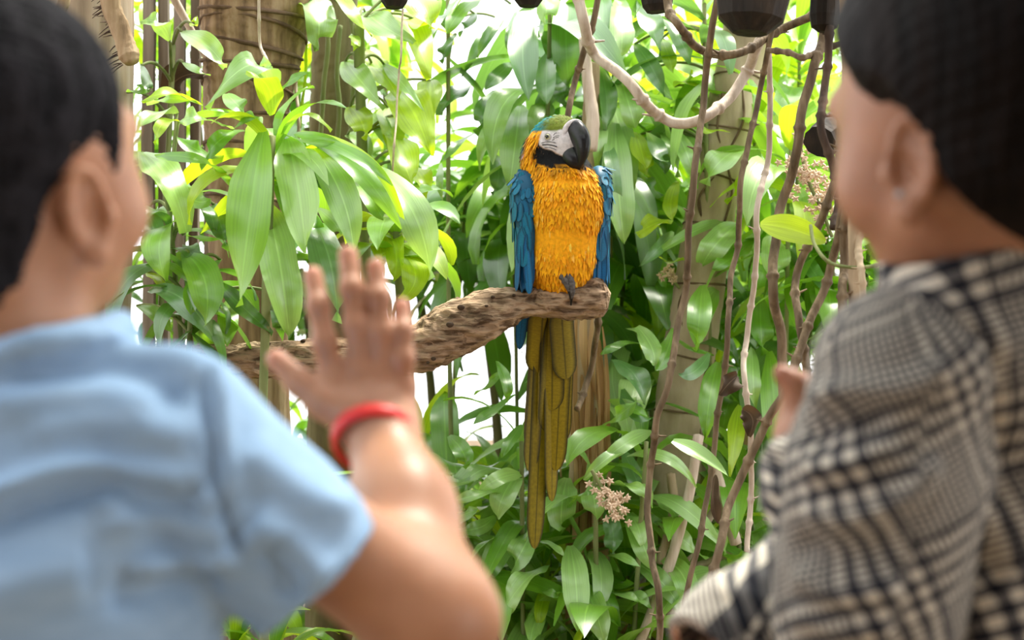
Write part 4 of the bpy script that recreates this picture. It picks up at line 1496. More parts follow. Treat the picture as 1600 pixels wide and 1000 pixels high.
# ------------------------------------------------------------------ hanging vines
def vine(name, pts, r, d, mat, label, nodes=9, seed=0, cat='vine', d2=None, seg=9):
    d2 = d if d2 is None else d2
    dd = np.linspace(d, d2, len(pts)) + 0.03 * np.sin(np.arange(len(pts)) * 1.9 + seed)
    c = [P(x, y, q) for (x, y), q in zip(pts, dd)]
    length = sum(np.linalg.norm(c[i + 1] - c[i]) for i in range(len(c) - 1))
    n = int(max(40, length / 0.005))
    path = spline(c, n)
    arc = np.concatenate([[0], np.cumsum(np.linalg.norm(np.diff(path, axis=0), axis=1))])
    rm = r * K * d * 0.9
    rr = np.full(n, rm)
    rng = random.Random(seed)
    ph = [rng.uniform(0, 6.28) for _ in range(6)]
    for k, (wl, am) in enumerate(((0.31, 0.4), (0.17, 0.2), (0.095, 0.1))):
        path[:, 0] += rm * am * np.sin(arc * 6.283 / wl + ph[k])
        path[:, 1] += rm * am * np.sin(arc * 6.283 / (wl * 1.13) + ph[k + 3])
    parts = []
    for k in range(nodes):
        t = (k + rng.uniform(0.2, 0.8)) / nodes * arc[-1]
        rr *= 1 + 0.42 * np.exp(-((arc - t) / 0.0045) ** 2)
        i = int(np.argmin(np.abs(arc - t)))
        if rm > 0.004 and rng.random() < 0.6:
            q = path[i]
            e = q + np.array([rng.choice((-1, 1)) * rm * rng.uniform(1.6, 3.2), rng.uniform(-1.5, 0.5) * rm, rm * rng.uniform(-0.8, 1.4)])
            parts.append(tube_data([q, (q + e) / 2 + np.array([0, 0, -0.1 * rm]), e], (rm * 0.42, rm * 0.3, rm * 0.16), 5))
    parts.insert(0, tube_data(path, rr, seg, 0.02, 0.6, seed))
    V, Fc = join(parts)
    return tag(obj(name, mk_mesh(name, V, Fc, mat)), label, cat)


vine('vine', [(1030, -120), (1045, 0), (1060, 38), (1082, 68), (1108, 82), (1140, 85), (1178, 72), (1225, 45), (1290, 12), (1330, -40)], 7.5, 2.62, 'vine', 'brown vine looping in a U under the large hewn log', seed=1)
vine('vine', [(895, -130), (905, 0), (918, 50), (932, 85), (962, 112), (1000, 152), (1035, 182), (1066, 194), (1105, 183), (1135, 155), (1165, 110), (1190, 68), (1215, 10), (1240, -100)], 9.5, 2.7, 'vinepale', 'thick pale vine sagging in a curve right of the macaw', seed=2)
vine('vine', [(1128, -60), (1117, 20), (1106, 110), (1096, 165), (1085, 280), (1074, 400), (1066, 470), (1047, 590), (1025, 660), (1015, 740), (1017, 860), (1028, 930), (1030, 1050), (1030, 1500)], 6, 2.6, 'vine', 'slender brown vine hanging straight between the macaw and the pale trunk', 14, seed=3)
vine('vine', [(1205, 40), (1197, 90), (1190, 140), (1168, 230), (1154, 300), (1156, 380), (1141, 440), (1136, 520), (1128, 620), (1112, 720), (1092, 850), (1064, 980), (1050, 1120), (1040, 1500)], 5, 2.64, 'vine', 'thin brown vine bending left below the vines\' meeting point', 15, seed=4)
vine('vine', [(1203, 50), (1203, 160), (1198, 250), (1185, 330), (1179, 430), (1167, 520), (1165, 600), (1172, 690), (1174, 780), (1168, 862)], 5, 2.72, 'vinepale', 'thin tan vine ending loose above the checked cuff', 14, seed=5)
vine('vine', [(1300, -80), (1285, 50), (1270, 110), (1246, 230), (1222, 310), (1212, 380), (1211, 450), (1216, 520), (1224, 600), (1230, 690), (1240, 900), (1240, 1500)], 8.5, 2.5, 'vine', 'thick brown vine hanging behind the checked-blouse person\'s raised thumb', 13, seed=6)
vine('vine', [(1335, 60), (1318, 170), (1303, 280), (1272, 365), (1248, 430), (1246, 500), (1256, 560), (1268, 700), (1275, 1000)], 7, 2.45, 'vine', 'brown vine swinging left then down to the checked shoulder', 12, seed=7)
vine('vine', [(1340, 120), (1328, 240), (1314, 340), (1292, 430), (1266, 510), (1228, 605), (1190, 672), (1150, 770), (1118, 870), (1088, 1000), (1050, 1250), (1040, 1500)], 7.5, 2.4, 'vine', 'long brown vine slanting down left across the others', 16, seed=8)
vine('vine', [(1345, 150), (1330, 250), (1319, 340), (1316, 420), (1320, 480), (1330, 700), (1335, 1000)], 8, 2.36, 'vine', 'smooth brown vine hanging down beside the scaly one', 7, seed=9)
vine('vine', [(1340, 200), (1335, 260), (1346, 330), (1340, 390), (1348, 450), (1346, 560)], 5.5, 2.33, 'cane', 'scaly twisted vine in front of the checked-blouse person\'s chin', 18, seed=10)
vine('vine', [(1425, -260), (1412, 0), (1400, 250), (1391, 350), (1378, 430), (1372, 520), (1360, 900)], 8, 2.5, 'vine', 'brown vine rising out of the checked shoulder below the jaw', 6, seed=11)
vine('vine', [(1440, -260), (1428, 100), (1418, 280), (1412, 370), (1408, 430), (1404, 520)], 5, 2.55, 'vinedark', 'short dark vine under the checked-blouse person\'s jaw', 5, seed=12)
vine('vine', [(1296, 40), (1290, 130), (1287, 200), (1300, 270), (1308, 320), (1303, 356)], 7, 2.42, 'vinedark', 'dark dead vine with a blunt hanging end', 8, seed=13)
vine('twig', [(1200, 78), (1230, 82), (1252, 90), (1280, 80), (1322, 66)], 5, 2.5, 'vine', 'short broken twig bridging the vines below the large log', 6, seed=14, cat='twig')
vine('vine', [(940, -120), (934, 0), (915, 80), (897, 125), (887, 175), (890, 260), (905, 350), (925, 430), (935, 490), (926, 560), (914, 600), (902, 640)], 5.5, 2.93, 'vine', 'brown stem passing behind the macaw\'s head and branch', 8, seed=15)
vine('cord', [(629, 14), (627, 90), (624, 110), (619, 180), (615, 230), (613, 290)], 1.8, 2.75, 'string', 'thin pale cord hanging from a log end', 2, seed=16, cat='cord', seg=6)
vine('hanging_root', [(406, -60), (405, 20), (407, 70), (416, 95), (421, 120)], 2.6, 2.85, 'vinepale', 'thin root hanging before the ringed palm trunk', 3, seed=17, cat='root', seg=7)
vine('hanging_root', [(478, 60), (476, 130), (470, 200)], 2.6, 3.2, 'lime', 'yellow-green aerial root by the mossy trunk', 2, seed=18, cat='root', seg=7)
vine('hanging_root', [(466, 60), (462, 130), (466, 200), (458, 300)], 3, 3.22, 'vinepale', 'pale aerial root by the mossy trunk', 2, seed=19, cat='root', seg=7)
vine('tendril', [(1268, 352), (1272, 380), (1288, 405), (1310, 415), (1345, 418), (1375, 412), (1395, 392), (1418, 362), (1440, 340)], 3.2, 2.3, 'stem', 'green tendril curling below the lime leaf', 3, seed=20, cat='tendril', seg=7)
# dead canes leaning low on the right
for i, (pts, r, m) in enumerate((([(985, 1040), (1040, 900), (1075, 780), (1092, 680)], 8, 'dry'), ([(1015, 935), (1060, 960), (1110, 1000), (1150, 1040)], 13, 'dry'), ([(1150, 850), (1128, 770), (1112, 720)], 9, 'dry'),
                                 ([(1060, 880), (1090, 940), (1110, 1000)], 8, 'dry'), ([(1030, 880), (1052, 800), (1048, 740)], 7, 'cane'), ([(1120, 910), (1155, 955)], 5, 'dry'), ([(1010, 1000), (1070, 880), (1130, 770)], 6, 'dry'), ([(960, 960), (1020, 900), (1100, 880), (1150, 860)], 6, 'dry'), ([(1075, 1010), (1062, 900), (1085, 800)], 7, 'dry'))):
    path = spline([P(x, y, 2.96 + 0.03 * i) for x, y in pts], 24)
    o = tube('dead_cane', path, r * K * 3.05, 'cane' if m == 'cane' else 'vinepale', seg=9, rough=0.1, seed=i)
    tag(o, 'dead tan cane leaning in the lower undergrowth', 'cane', 'dead canes leaning in the undergrowth')
# overhead pole that carries the logs and vines
o = tube('overhead_pole', spline([P(-300, -270, 2.75), P(700, -262, 2.7), P(1900, -272, 2.6)], 40), 0.045, 'log', seg=14, rough=0.05)
tag(o, 'dark horizontal pole overhead carrying the logs and vines', 'pole')


# ------------------------------------------------------------------ leaves
def blade(path, normals, width, wave=0.0, fold=0.12, seed=0, shape='strap', nx=4):
    """surface along path (n,3); width in metres; returns V, F, UV"""
    path = np.asarray(path, float)
    n = len(path)
    tan = np.gradient(path, axis=0)
    tan /= np.linalg.norm(tan, axis=1)[:, None] + 1e-12
    rng = np.random.default_rng(seed)
    p1, p2 = rng.uniform(0, 6.28, 2)
    fr = rng.uniform(5, 10)
    V, UV, Fc = [], [], []
    for i in range(n):
        s = i / (n - 1)
        if shape == 'strap':
            w = (0.24 + 0.76 * math.sin(min(1, s / 0.40) * math.pi / 2)) if s < 0.40 else (1.0 if s < 0.56 else max(0.012, math.cos((s - 0.56) / 0.44 * math.pi / 2) ** 0.85))
        elif shape == 'heart':
            w = (0.35 + 0.65 * math.sin(min(1, s / 0.3) * math.pi / 2)) if s < 0.3 else max(0.012, math.cos((s - 0.3) / 0.7 * math.pi / 2) ** 0.8)
        else:
            w = max(0.05, math.sin(math.pi * min(0.985, s * 0.97 + 0.015)) ** 0.6)
        w *= width * 0.5
        nn = normals[i] if np.ndim(normals) == 2 else normals
        nn = unit(nn - tan[i] * np.dot(nn, tan[i]))
        sd = np.cross(tan[i], nn)
        for k in range(nx + 1):
            a = -1 + 2 * k / nx
            h = fold * abs(a) ** 1.3 * w + wave * width * a * abs(a) * (math.sin(fr * s + (p1 if a > 0 else p2))) * min(1, s * 3)
            V.append(path[i] + sd * a * w + nn * h)
            UV.append((0.5 + a * 0.5, s))
    m = nx + 1
    for i in range(n - 1):
        for k in range(nx):
            o = i * m + k
            Fc.append((o, o + 1, o + m + 1, o + m))
    return V, Fc, UV


def bez(b, m, t, n):
    b, m, t = map(np.asarray, (b, m, t))
    c = 2 * m - 0.5 * (b + t)
    s = np.linspace(0, 1, n)[:, None]
    return (1 - s) ** 2 * b + 2 * s * (1 - s) * c + s ** 2 * t


# library of strap leaves: length 1 along +X, drooping to -Z
def lib_leaf(pitch, droop, width, wave, seed, twist=0.0, n=11, shape='strap'):
    s = np.linspace(0, 1, n)
    ang = np.radians(pitch - droop * s ** 1.2)
    ds = 1.0 / (n - 1)
    x = np.concatenate([[0], np.cumsum(np.cos(ang[:-1]) * ds)])
    z = np.concatenate([[0], np.cumsum(np.sin(ang[:-1]) * ds)])
    rng = np.random.default_rng(seed)
    y = 0.10 * rng.normal() * s ** 2
    path = np.stack([x, y, z], 1)
    tw = np.radians(twist) * s
    nrm = np.stack([-np.sin(ang) * np.cos(tw), np.sin(tw), np.cos(ang) * np.cos(tw)], 1)
    return blade(path, nrm, width, wave, 0.14, seed, shape)


LIB = {}


def leaf_set(mat, wid=0.2):
    key = (mat, wid)
    if key not in LIB:
        L = []
        for i, (pt, dr) in enumerate(((78, 70), (66, 95), (52, 110), (40, 110), (28, 115), (15, 105), (2, 95), (-18, 75), (-40, 50))):
            for v in range(2):
                V, Fc, UV = lib_leaf(pt, dr * (0.85 + 0.3 * v), wid * (0.9 + 0.2 * v), 0.05 + 0.07 * v, i * 7 + v + int(wid * 1000), (-35, 30)[v] * (0.5 + 0.07 * i))
                L.append(mk_mesh('leaf', V, Fc, mat, uvs=UV))
        LIB[key] = L
    return LIB[key]


def rosette(root, base, head, n, L, mats, wid=0.2, lo=0, hi=17, spread=0.10, rng=None, squash=None, face=None):
    """a whorl of strap leaves around the top of a stem; face limits azimuth (deg centre, half width)"""
    rng = rng or random
    a0 = rng.uniform(0, 360)
    for i in range(n):
        t = (i + 0.5) / n
        mt = mats[rng.randrange(len(mats))]
        S = leaf_set(mt, wid)
        k = int(min(17, max(0, lo + (hi - lo) * t + rng.uniform(-1.6, 1.6))))
        az = math.radians(a0 + i * 137.5 + rng.uniform(-14, 14))
        if face:
            az = math.radians(face[0] + ((a0 + i * 137.5) % 360 - 180) / 180 * face[1])
        o = bpy.data.objects.new('leaf', S[k])
        COL.objects.link(o)
        o.parent = root
        o.location = [float(x) for x in (head - base + np.array([0, 0, -spread * t]))]
        o.rotation_euler = (rng.uniform(-0.15, 0.15), rng.uniform(-0.1, 0.1), az)
        sc = L * rng.uniform(0.78, 1.12) * (0.7 + 0.3 * min(1, t * 3))
        o.scale = (sc, sc * rng.uniform(0.85, 1.15), sc)


def stem_to(root, base, head, r=0.014, mat='cane', bow=0.05, seed=0):
    rng = random.Random(seed)
    m = (base + head) / 2 + np.array([rng.uniform(-bow, bow), rng.uniform(-bow, bow), 0])
    o = tube('stem', spline([base, m, head], 24), np.linspace(r * 1.25, r, 24), mat, root, base, seg=9, rough=0.08, seed=seed)
    return spline([base, m, head], 24)


def traced(root, base, org, sc, rows, d, mat_default, stem=None, shape='strap', petiole=True, seed=0, dj=0.06):
    """leaves of one plant, each (base x,y, middle x,y, tip x,y, width, [material], [depth offset])"""
    rng = random.Random(seed)
    for i, r in enumerate(rows):
        b, m, t, w = (r[0], r[1]), (r[2], r[3]), (r[4], r[5]), r[6]
        mt = r[7] if len(r) > 7 and r[7] else mat_default
        dd = d + (r[8] if len(r) > 8 else 0.0) + rng.uniform(-dj, dj) * 0.6
        f = lambda q, e: P(org[0] + q[0] / sc, org[1] + q[1] / sc, dd + e)
        ar = min(1.0, 0.35 + math.hypot(t[0] - b[0], t[1] - b[1]) / sc / 160)
        b3, m3, t3 = f(b, 0.11 * ar), f(m, -0.045 * ar + rng.uniform(-0.02, 0.02)), f(t, rng.uniform(-0.09, 0.0) * ar)
        wm = w / sc * K * dd * (1.14 if shape == 'strap' else 1.1)
        path = bez(b3, m3, t3, 15)
        if petiole and stem is not None:
            j = int(np.argmin(((stem - (b3 + np.array([0, 0, -0.03]))) ** 2).sum(1)))
            s0 = stem[j]
            if np.linalg.norm(s0 - b3) > 0.02:
                pp = bez(s0 - base, (s0 + b3) / 2 - base + np.array([0, 0, 0.02]), b3 - base, 8)
            else:
                pp = None
        else:
            pp = None
        nrm = unit((rng.uniform(-0.5, 0.5), -1.0, rng.uniform(0.5, 1.3)))
        V, Fc, UV = blade(path, nrm, wm, rng.uniform(0.10, 0.28), 0.16, seed * 100 + i, shape, 6)
        o = obj('leaf', mk_mesh('leaf', np.array(V) - base, Fc, mt, uvs=UV), root)
        if pp is not None:
            tube('petiole', pp, np.linspace(0.004, 0.003, 8), 'stem', o, seg=6)


def plant(name, head_px, d, label, cat='plant', group=None, r=0.008, mat='cane', seed=0, foot_dx=0.0):
    head = P(head_px[0], head_px[1], d)
    base = np.array([head[0] + foot_dx, head[1] + 0.03, 0.0])
    root = thing(name, base, label, cat, group)
    st = stem_to(root, base, head, r, mat, seed=seed)
    return root, base, head, st


# --- the broad-leaved plant left of the macaw
root, base, head, st = plant('dracaena', (424, 212), 2.62, 'glossy broad-leaved dracaena spreading over the driftwood branch left of the macaw', r=0.008, mat='stem', seed=1, foot_dx=0.02)
LA = [
    (440, 305, 398, 560, 362, 872, 122, 'green', -0.10), (520, 325, 552, 480, 580, 700, 112, 'pale', -0.08), (455, 540, 495, 740, 525, 975, 108, 'pale', -0.02),
    (590, 340, 690, 500, 735, 700, 88, 'pale', -0.04), (545, 310, 720, 400, 890, 620, 62, 'green', 0.02), (545, 312, 720, 372, 860, 480, 44, 'green', 0.0), (800, 420, 925, 560, 985, 785, 104, 'pale', -0.02),
    (510, 290, 590, 250, 662, 302, 40, 'lime', -0.02), (465, 245, 415, 85, 250, 225, 84, 'pale', -0.04), (470, 250, 455, 160, 385, 105, 74, 'lime', -0.06),
    (480, 215, 510, 150, 592, 115, 34, 'green'), (462, 160, 452, 110, 440, 60, 40, 'pale', 0.05), (320, 180, 352, 212, 392, 255, 55, 'pale', 0.03),
    (440, 300, 330, 245, 245, 235, 30, 'green'), (235, 215, 140, 180, 42, 205, 44, 'lime', 0.02), (240, 218, 150, 195, 60, 215, 36, 'pale', 0.04), (340, 295, 240, 260, 165, 270, 58, 'pale', -0.02),
    (345, 490, 240, 400, 90, 385, 52, 'green', 0.0), (310, 380, 240, 370, 160, 320, 62, 'green', 0.06), (590, 600, 650, 700, 684, 925, 105, 'grey', 0.04),
    (620, 555, 670, 600, 692, 640, 42, 'pale', 0.04), (570, 420, 640, 450, 672, 520, 68, 'grey', 0.05), (730, 430, 790, 520, 832, 592, 52, 'green', 0.06),
    (560, 305, 760, 400, 905, 622, 56, 'lime', 0.05), (540, 320, 600, 420, 700, 540, 48, 'green', 0.08), (430, 300, 405, 250, 340, 300, 30, 'green', 0.06), (480, 300, 560, 330, 700, 350, 34, 'green', 0.03),
    (450, 330, 430, 480, 452, 640, 58, 'deep', 0.10), (380, 300, 300, 330, 235, 420, 44, 'green', 0.10), (470, 320, 500, 470, 545, 640, 50, 'green', 0.10), (560, 520, 600, 600, 640, 720, 50, 'green', 0.1),
]
traced(root, base, (200, 60), 2.083, LA, 2.62, 'green', st, seed=1, petiole=False)
rosette(root, base, head + np.array([0, 0.05, 0]), 12, 0.24, ['green', 'pale', 'lime'], 0.2, 2, 12, 0.1, random.Random(1))

# --- lower plants by the post
root, base, head, st = plant('dracaena', (265, 330), 2.78, 'smaller dracaena with drooping leaves between the blue-shirted person\'s face and the palm trunk', r=0.005, mat='stem', seed=2, foot_dx=-0.01)
traced(root, base, (200, 60), 2.083, [
    (160, 245, 100, 240, 42, 285, 52, 'pale'), (165, 270, 110, 280, 90, 350, 40, 'lime'), (45, 370, 130, 460, 190, 632, 108, 'pale', -0.03), (175, 590, 105, 650, 122, 792, 92, 'green'), (110, 420, 200, 520, 270, 520, 70, 'pale', 0.03),
    (180, 640, 240, 650, 305, 655, 26, 'green'), (60, 560, 90, 640, 120, 760, 60, 'grey', 0.05), (280, 540, 300, 600, 320, 690, 50, 'deep', 0.08), (200, 560, 260, 560, 280, 640, 44, 'grey', 0.08)], 2.72, 'green', st, seed=2)
rosette(root, base, head, 9, 0.2, ['green', 'deep'], 0.2, 5, 15, 0.12, random.Random(2))
root, base, head, st = plant('dracaena', (300, 425), 2.72, 'dark-leaved dracaena standing just above the left part of the driftwood branch', r=0.005, mat='stem', seed=3)
traced(root, base, (200, 60), 2.083, [
    (185, 700, 250, 790, 250, 935, 98, 'green', -0.06), (300, 720, 230, 790, 205, 900, 60, 'green', -0.02), (70, 820, 180, 850, 285, 988, 74, 'grey', -0.08), (290, 790, 380, 880, 470, 962, 48, 'deep', -0.04), (480, 830, 490, 900, 500, 978, 42, 'deep', -0.02),
    (330, 850, 325, 920, 320, 1000, 60, 'green', 0.02), (30, 870, 90, 900, 150, 960, 40, 'green', 0.02), (260, 880, 220, 930, 170, 1000, 50, 'deep', 0.06), (60, 760, 110, 800, 160, 830, 40, 'lime', 0.06)], 2.72, 'green', st, seed=3)
rosette(root, base, head, 16, 0.2, ['green', 'deep', 'deep'], 0.18, 4, 16, 0.12, random.Random(3))
for i, (x, y, d) in enumerate(((400, 960, 2.9), (365, 1000, 2.75), (430, 1010, 2.8))):
    root, base, head, st = plant('low_dracaena', (x, y), d, 'low bright dracaena seen under the blue-shirted person\'s sleeve', group='low plants under the sleeve', r=0.01, seed=30 + i)
    rosette(root, base, head, 16, 0.24, ['green', 'lime', 'green'], 0.16, 0, 12, 0.1, random.Random(30 + i))

# --- oval-leaved climber beside the post
root, base, head, st = plant('pothos_vine', (270, 70), 3.0, 'oval-leaved pothos climbing the slats beside the post', r=0.006, mat='stem', seed=4)
traced(root, base, (160, 0), 3.333, [(350, 212, 300, 125, 195, 110, 92, 'pale'), (412, 165, 540, 235, 640, 352, 108, 'pale'), (205, 340, 232, 420, 238, 485, 50, 'deep'), (460, 120, 478, 130, 490, 90, 36, 'lime'), (420, 325, 480, 360, 560, 395, 46, 'pale'),
                                    (130, 480, 190, 470, 230, 430, 70, 'green')], 2.8, 'pale', st, shape='oval', seed=4)

# --- lime climber in the middle
root, base, head, st = plant('philodendron', (560, 40), 3.12, 'lime-green philodendron with big backlit leaves climbing beside the mossy trunk', r=0.012, mat='stem', seed=5, foot_dx=0.02)
LB = [
    (30, -40, 60, 100, 50, 240, 190, 'pale'), (150, -40, 230, 60, 335, 195, 80, 'lime'), (300, 60, 410, 145, 555, 225, 140, 'pale'), (200, 318, 285, 430, 405, 565, 128, 'pale'), (540, -60, 600, 30, 650, 150, 190, 'lime'), (490, 60, 570, 220, 645, 410, 190, 'lime'),
    (340, 340, 430, 430, 480, 560, 130, 'lime', 0.05), (400, 335, 500, 440, 610, 580, 60, 'pale'), (470, 470, 560, 600, 645, 810, 200, 'lime'), (225, 555, 285, 640, 300, 725, 130, 'lime'), (520, 600, 600, 720, 692, 845, 58, 'pale'), (450, 690, 500, 840, 560, 990, 160, 'lime'),
    (640, 420, 640, 500, 650, 640, 120, 'lime', 0.05), (540, 860, 600, 940, 620, 1060, 100, 'lime', 0.05), (240, 180, 250, 220, 240, 260, 60, 'lime'), (330, 600, 400, 680, 440, 800, 90, 'pale', 0.08), (210, 700, 290, 740, 320, 830, 90, 'pale', 0.1),
    (420, 560, 440, 680, 460, 820, 140, 'lime', 0.08), (560, 100, 620, 130, 660, 60, 120, 'lime', 0.08), (300, 260, 370, 340, 400, 420, 100, 'lime', 0.1), (480, 780, 470, 880, 430, 960, 110, 'green', 0.1), (340, 880, 420, 930, 470, 1010, 60, 'lime')]
traced(root, base, (480, 0), 3.333, LB, 3.1, 'lime', st, shape='heart', seed=5)
root, base, head, st = plant('philodendron', (618, 330), 3.0, 'lime-green philodendron low behind the blue-shirted person\'s fingertips', r=0.009, mat='stem', seed=6)
traced(root, base, (200, 60), 2.083, [(842, 620, 872, 700, 862, 792, 68, 'lime'), (880, 680, 935, 770, 890, 850, 92, 'lime'), (860, 700, 900, 760, 950, 810, 60, 'lime', 0.04), (800, 640, 820, 690, 830, 740, 50, 'lime', 0.05)], 2.95, 'lime', st, shape='heart', seed=6)
rosette(root, base, head, 12, 0.22, ['lime', 'green'], 0.3, 4, 14, 0.1, random.Random(6))

# --- dracaena heads hanging over the macaw
root, base, head, st = plant('tall_dracaena', (700, -20), 3.35, 'dark-leaved dracaena with leaves against the white sky gap', r=0.005, mat='stem', seed=7, foot_dx=0.05)
traced(root, base, (480, 0), 3.333, [(775, 178, 722, 250, 698, 328, 62, 'deep'), (905, -20, 800, 60, 728, 175, 90, 'green'), (800, -30, 745, 50, 712, 130, 50, 'grey'), (870, 70, 840, 120, 790, 190, 60, 'deep'), (1060, 20, 960, 160, 880, 300, 50, 'grey', 0.1), (1000, 100, 920, 200, 800, 400, 60, 'grey', 0.12)], 3.3, 'deep', st, seed=7)
rosette(root, base, head, 3, 0.3, ['deep', 'grey'], 0.2, 8, 17, 0.2, random.Random(7))
root, base, head, st = plant('tall_dracaena', (860, -30), 3.3, 'tall dracaena whose long leaves hang straight down above the macaw', r=0.005, mat='stem', seed=8, foot_dx=0.03)
LC = [
    (500, 30, 455, 250, 490, 525, 138, 'grey'), (690, -20, 680, 220, 702, 475, 128, 'deep'), (590, 270, 578, 400, 580, 540, 98, 'grey'), (870, -30, 872, 100, 880, 235, 108, 'grey'), (960, -20, 972, 150, 965, 315, 112, 'pale'), (785, 260, 800, 380, 815, 540, 70, 'grey', 0.06),
    (860, 340, 890, 500, 892, 688, 92, 'grey'), (955, 380, 1000, 520, 1042, 668, 128, 'pale'), (845, 600, 852, 720, 840, 880, 80, 'pale'), (930, 560, 980, 760, 1010, 1000, 128, 'pale', 0.05), (445, 550, 420, 720, 385, 1000, 128, 'pale', 0.04), (590, 535, 545, 610, 520, 710, 110, 'pale', 0.08),
    (570, -30, 580, 40, 560, 115, 108, 'pale'), (640, 430, 660, 480, 690, 560, 80, 'deep', 0.1), (560, 100, 600, 200, 610, 330, 90, 'deep', 0.12), (740, 120, 740, 300, 760, 420, 80, 'grey', 0.1), (420, 60, 400, 190, 395, 330, 60, 'grey', 0.08), (350, 640, 265, 700, 235, 890, 66, 'pale', 0.02),
    (310, 470, 250, 600, 225, 705, 92, 'deep', 0.05), (400, 330, 330, 390, 260, 470, 70, 'grey', 0.06), (200, 440, 90, 500, 20, 600, 90, 'grey', 0.1), (300, 800, 330, 900, 300, 1020, 80, 'grey', 0.1), (210, 690, 110, 760, 30, 850, 44, 'green', 0.0), (30, 850, 25, 930, 40, 1060, 36, 'pale', 0.0),
    (900, 690, 930, 800, 920, 950, 80, 'deep', 0.1), (480, 860, 470, 940, 440, 1050, 90, 'green', 0.12)]
traced(root, base, (680, 0), 3.333, LC, 3.28, 'grey', st, seed=8, petiole=False)
rosette(root, base, head + np.array([0, 0.12, 0]), 18, 0.42, ['grey', 'deep', 'pale'], 0.2, 9, 17, 0.45, random.Random(8))
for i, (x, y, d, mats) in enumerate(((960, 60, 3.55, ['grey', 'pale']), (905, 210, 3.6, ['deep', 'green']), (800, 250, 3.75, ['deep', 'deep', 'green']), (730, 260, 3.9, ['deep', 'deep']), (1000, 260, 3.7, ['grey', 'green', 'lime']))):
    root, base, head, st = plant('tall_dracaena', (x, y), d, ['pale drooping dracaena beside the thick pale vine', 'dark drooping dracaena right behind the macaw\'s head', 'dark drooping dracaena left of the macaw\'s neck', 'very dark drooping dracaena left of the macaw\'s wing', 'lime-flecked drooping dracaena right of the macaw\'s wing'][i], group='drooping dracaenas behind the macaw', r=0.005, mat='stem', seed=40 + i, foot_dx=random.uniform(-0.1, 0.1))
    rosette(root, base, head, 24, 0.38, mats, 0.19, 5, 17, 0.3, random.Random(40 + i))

# --- right of the pale vine
root, base, head, st = plant('tall_dracaena', (1100, -10), 3.3, 'pale-leaved dracaena drooping behind the looping vine', r=0.005, mat='stem', seed=9, foot_dx=0.04)
traced(root, base, (680, 0), 3.333, [
    (1060, -20, 1120, 120, 1170, 265, 108, 'grey'), (1200, 50, 1262, 180, 1335, 330, 98, 'grey'), (1040, 230, 1120, 340, 1200, 505, 78, 'grey'), (1130, 690, 1170, 800, 1192, 905, 88, 'deep'), (1070, 700, 1082, 830, 1112, 930, 100, 'lime', 0.05), (1150, 680, 1212, 750, 1262, 835, 56, 'pale'),
    (1260, 680, 1320, 760, 1342, 925, 78, 'pale'), (1250, 450, 1312, 420, 1392, 440, 88, 'lime', 0.06), (1180, 200, 1210, 280, 1240, 380, 70, 'lime', 0.06), (1100, 380, 1160, 440, 1240, 520, 60, 'pale', 0.04), (1300, 560, 1360, 560, 1400, 620, 60, 'lime', 0.06), (1230, 560, 1300, 520, 1380, 540, 60, 'green', 0.1)], 3.3, 'grey', st, seed=9)
rosette(root, base, head, 14, 0.32, ['grey', 'pale', 'green'], 0.2, 5, 17, 0.25, random.Random(9))
root, base, head, st = plant('dracaena', (1235, 205), 3.2, 'pale-leaved dracaena around the pale trunk behind the vines', r=0.005, mat='stem', seed=10, foot_dx=-0.05)
LD = [
    (640, 85, 530, 130, 448, 245, 98, 'pale'), (320, 10, 370, 110, 402, 225, 76, 'pale'), (692, 175, 640, 220, 538, 325, 66, 'lime'), (592, 418, 500, 500, 438, 595, 108, 'pale'), (560, 400, 400, 450, 178, 585, 54, 'pale'), (310, 450, 250, 520, 168, 602, 48, 'grey'), (500, 700, 430, 800, 410, 975, 98, 'green'),
    (690, 735, 690, 850, 702, 985, 88, 'green'), (835, 250, 862, 330, 840, 425, 78, 'pale'), (750, 470, 750, 560, 770, 655, 108, 'pale'), (60, -20, 72, 250, 100, 505, 118, 'pale'), (200, 20, 250, 100, 272, 155, 68, 'deep'), (150, 20, 172, 100, 192, 175, 78, 'lime', 0.06), (300, 400, 220, 420, 155, 465, 88, 'lime', 0.05),
    (20, 60, 50, 200, 70, 485, 56, 'grey'), (870, 550, 930, 640, 965, 705, 68, 'grey'), (780, 0, 800, 60, 820, 140, 70, 'pale', 0.05), (660, 480, 570, 560, 480, 610, 70, 'green', 0.04), (880, 420, 870, 520, 840, 620, 70, 'deep', 0.06), (560, 20, 480, 10, 430, 15, 34, 'lime'), (700, 210, 680, 280, 640, 350, 50, 'green', 0.05),
    (160, 180, 200, 240, 260, 300, 60, 'grey', 0.06), (250, 560, 300, 580, 360, 570, 40, 'lime', 0.06), (960, 620, 950, 720, 980, 830, 80, 'pale', 0.04), (330, 230, 300, 320, 310, 400, 60, 'lime', 0.1), (110, 870, 190, 910, 232, 1000, 56, 'pale'), (165, 935, 60, 945, 0, 985, 42, 'green'), (280, 900, 380, 950, 485, 990, 28, 'green')]
traced(root, base, (940, 200), 2.778, LD, 3.2, 'pale', st, seed=10, petiole=False)
rosette(root, base, head, 14, 0.3, ['pale', 'green', 'lime'], 0.2, 2, 15, 0.2, random.Random(10))
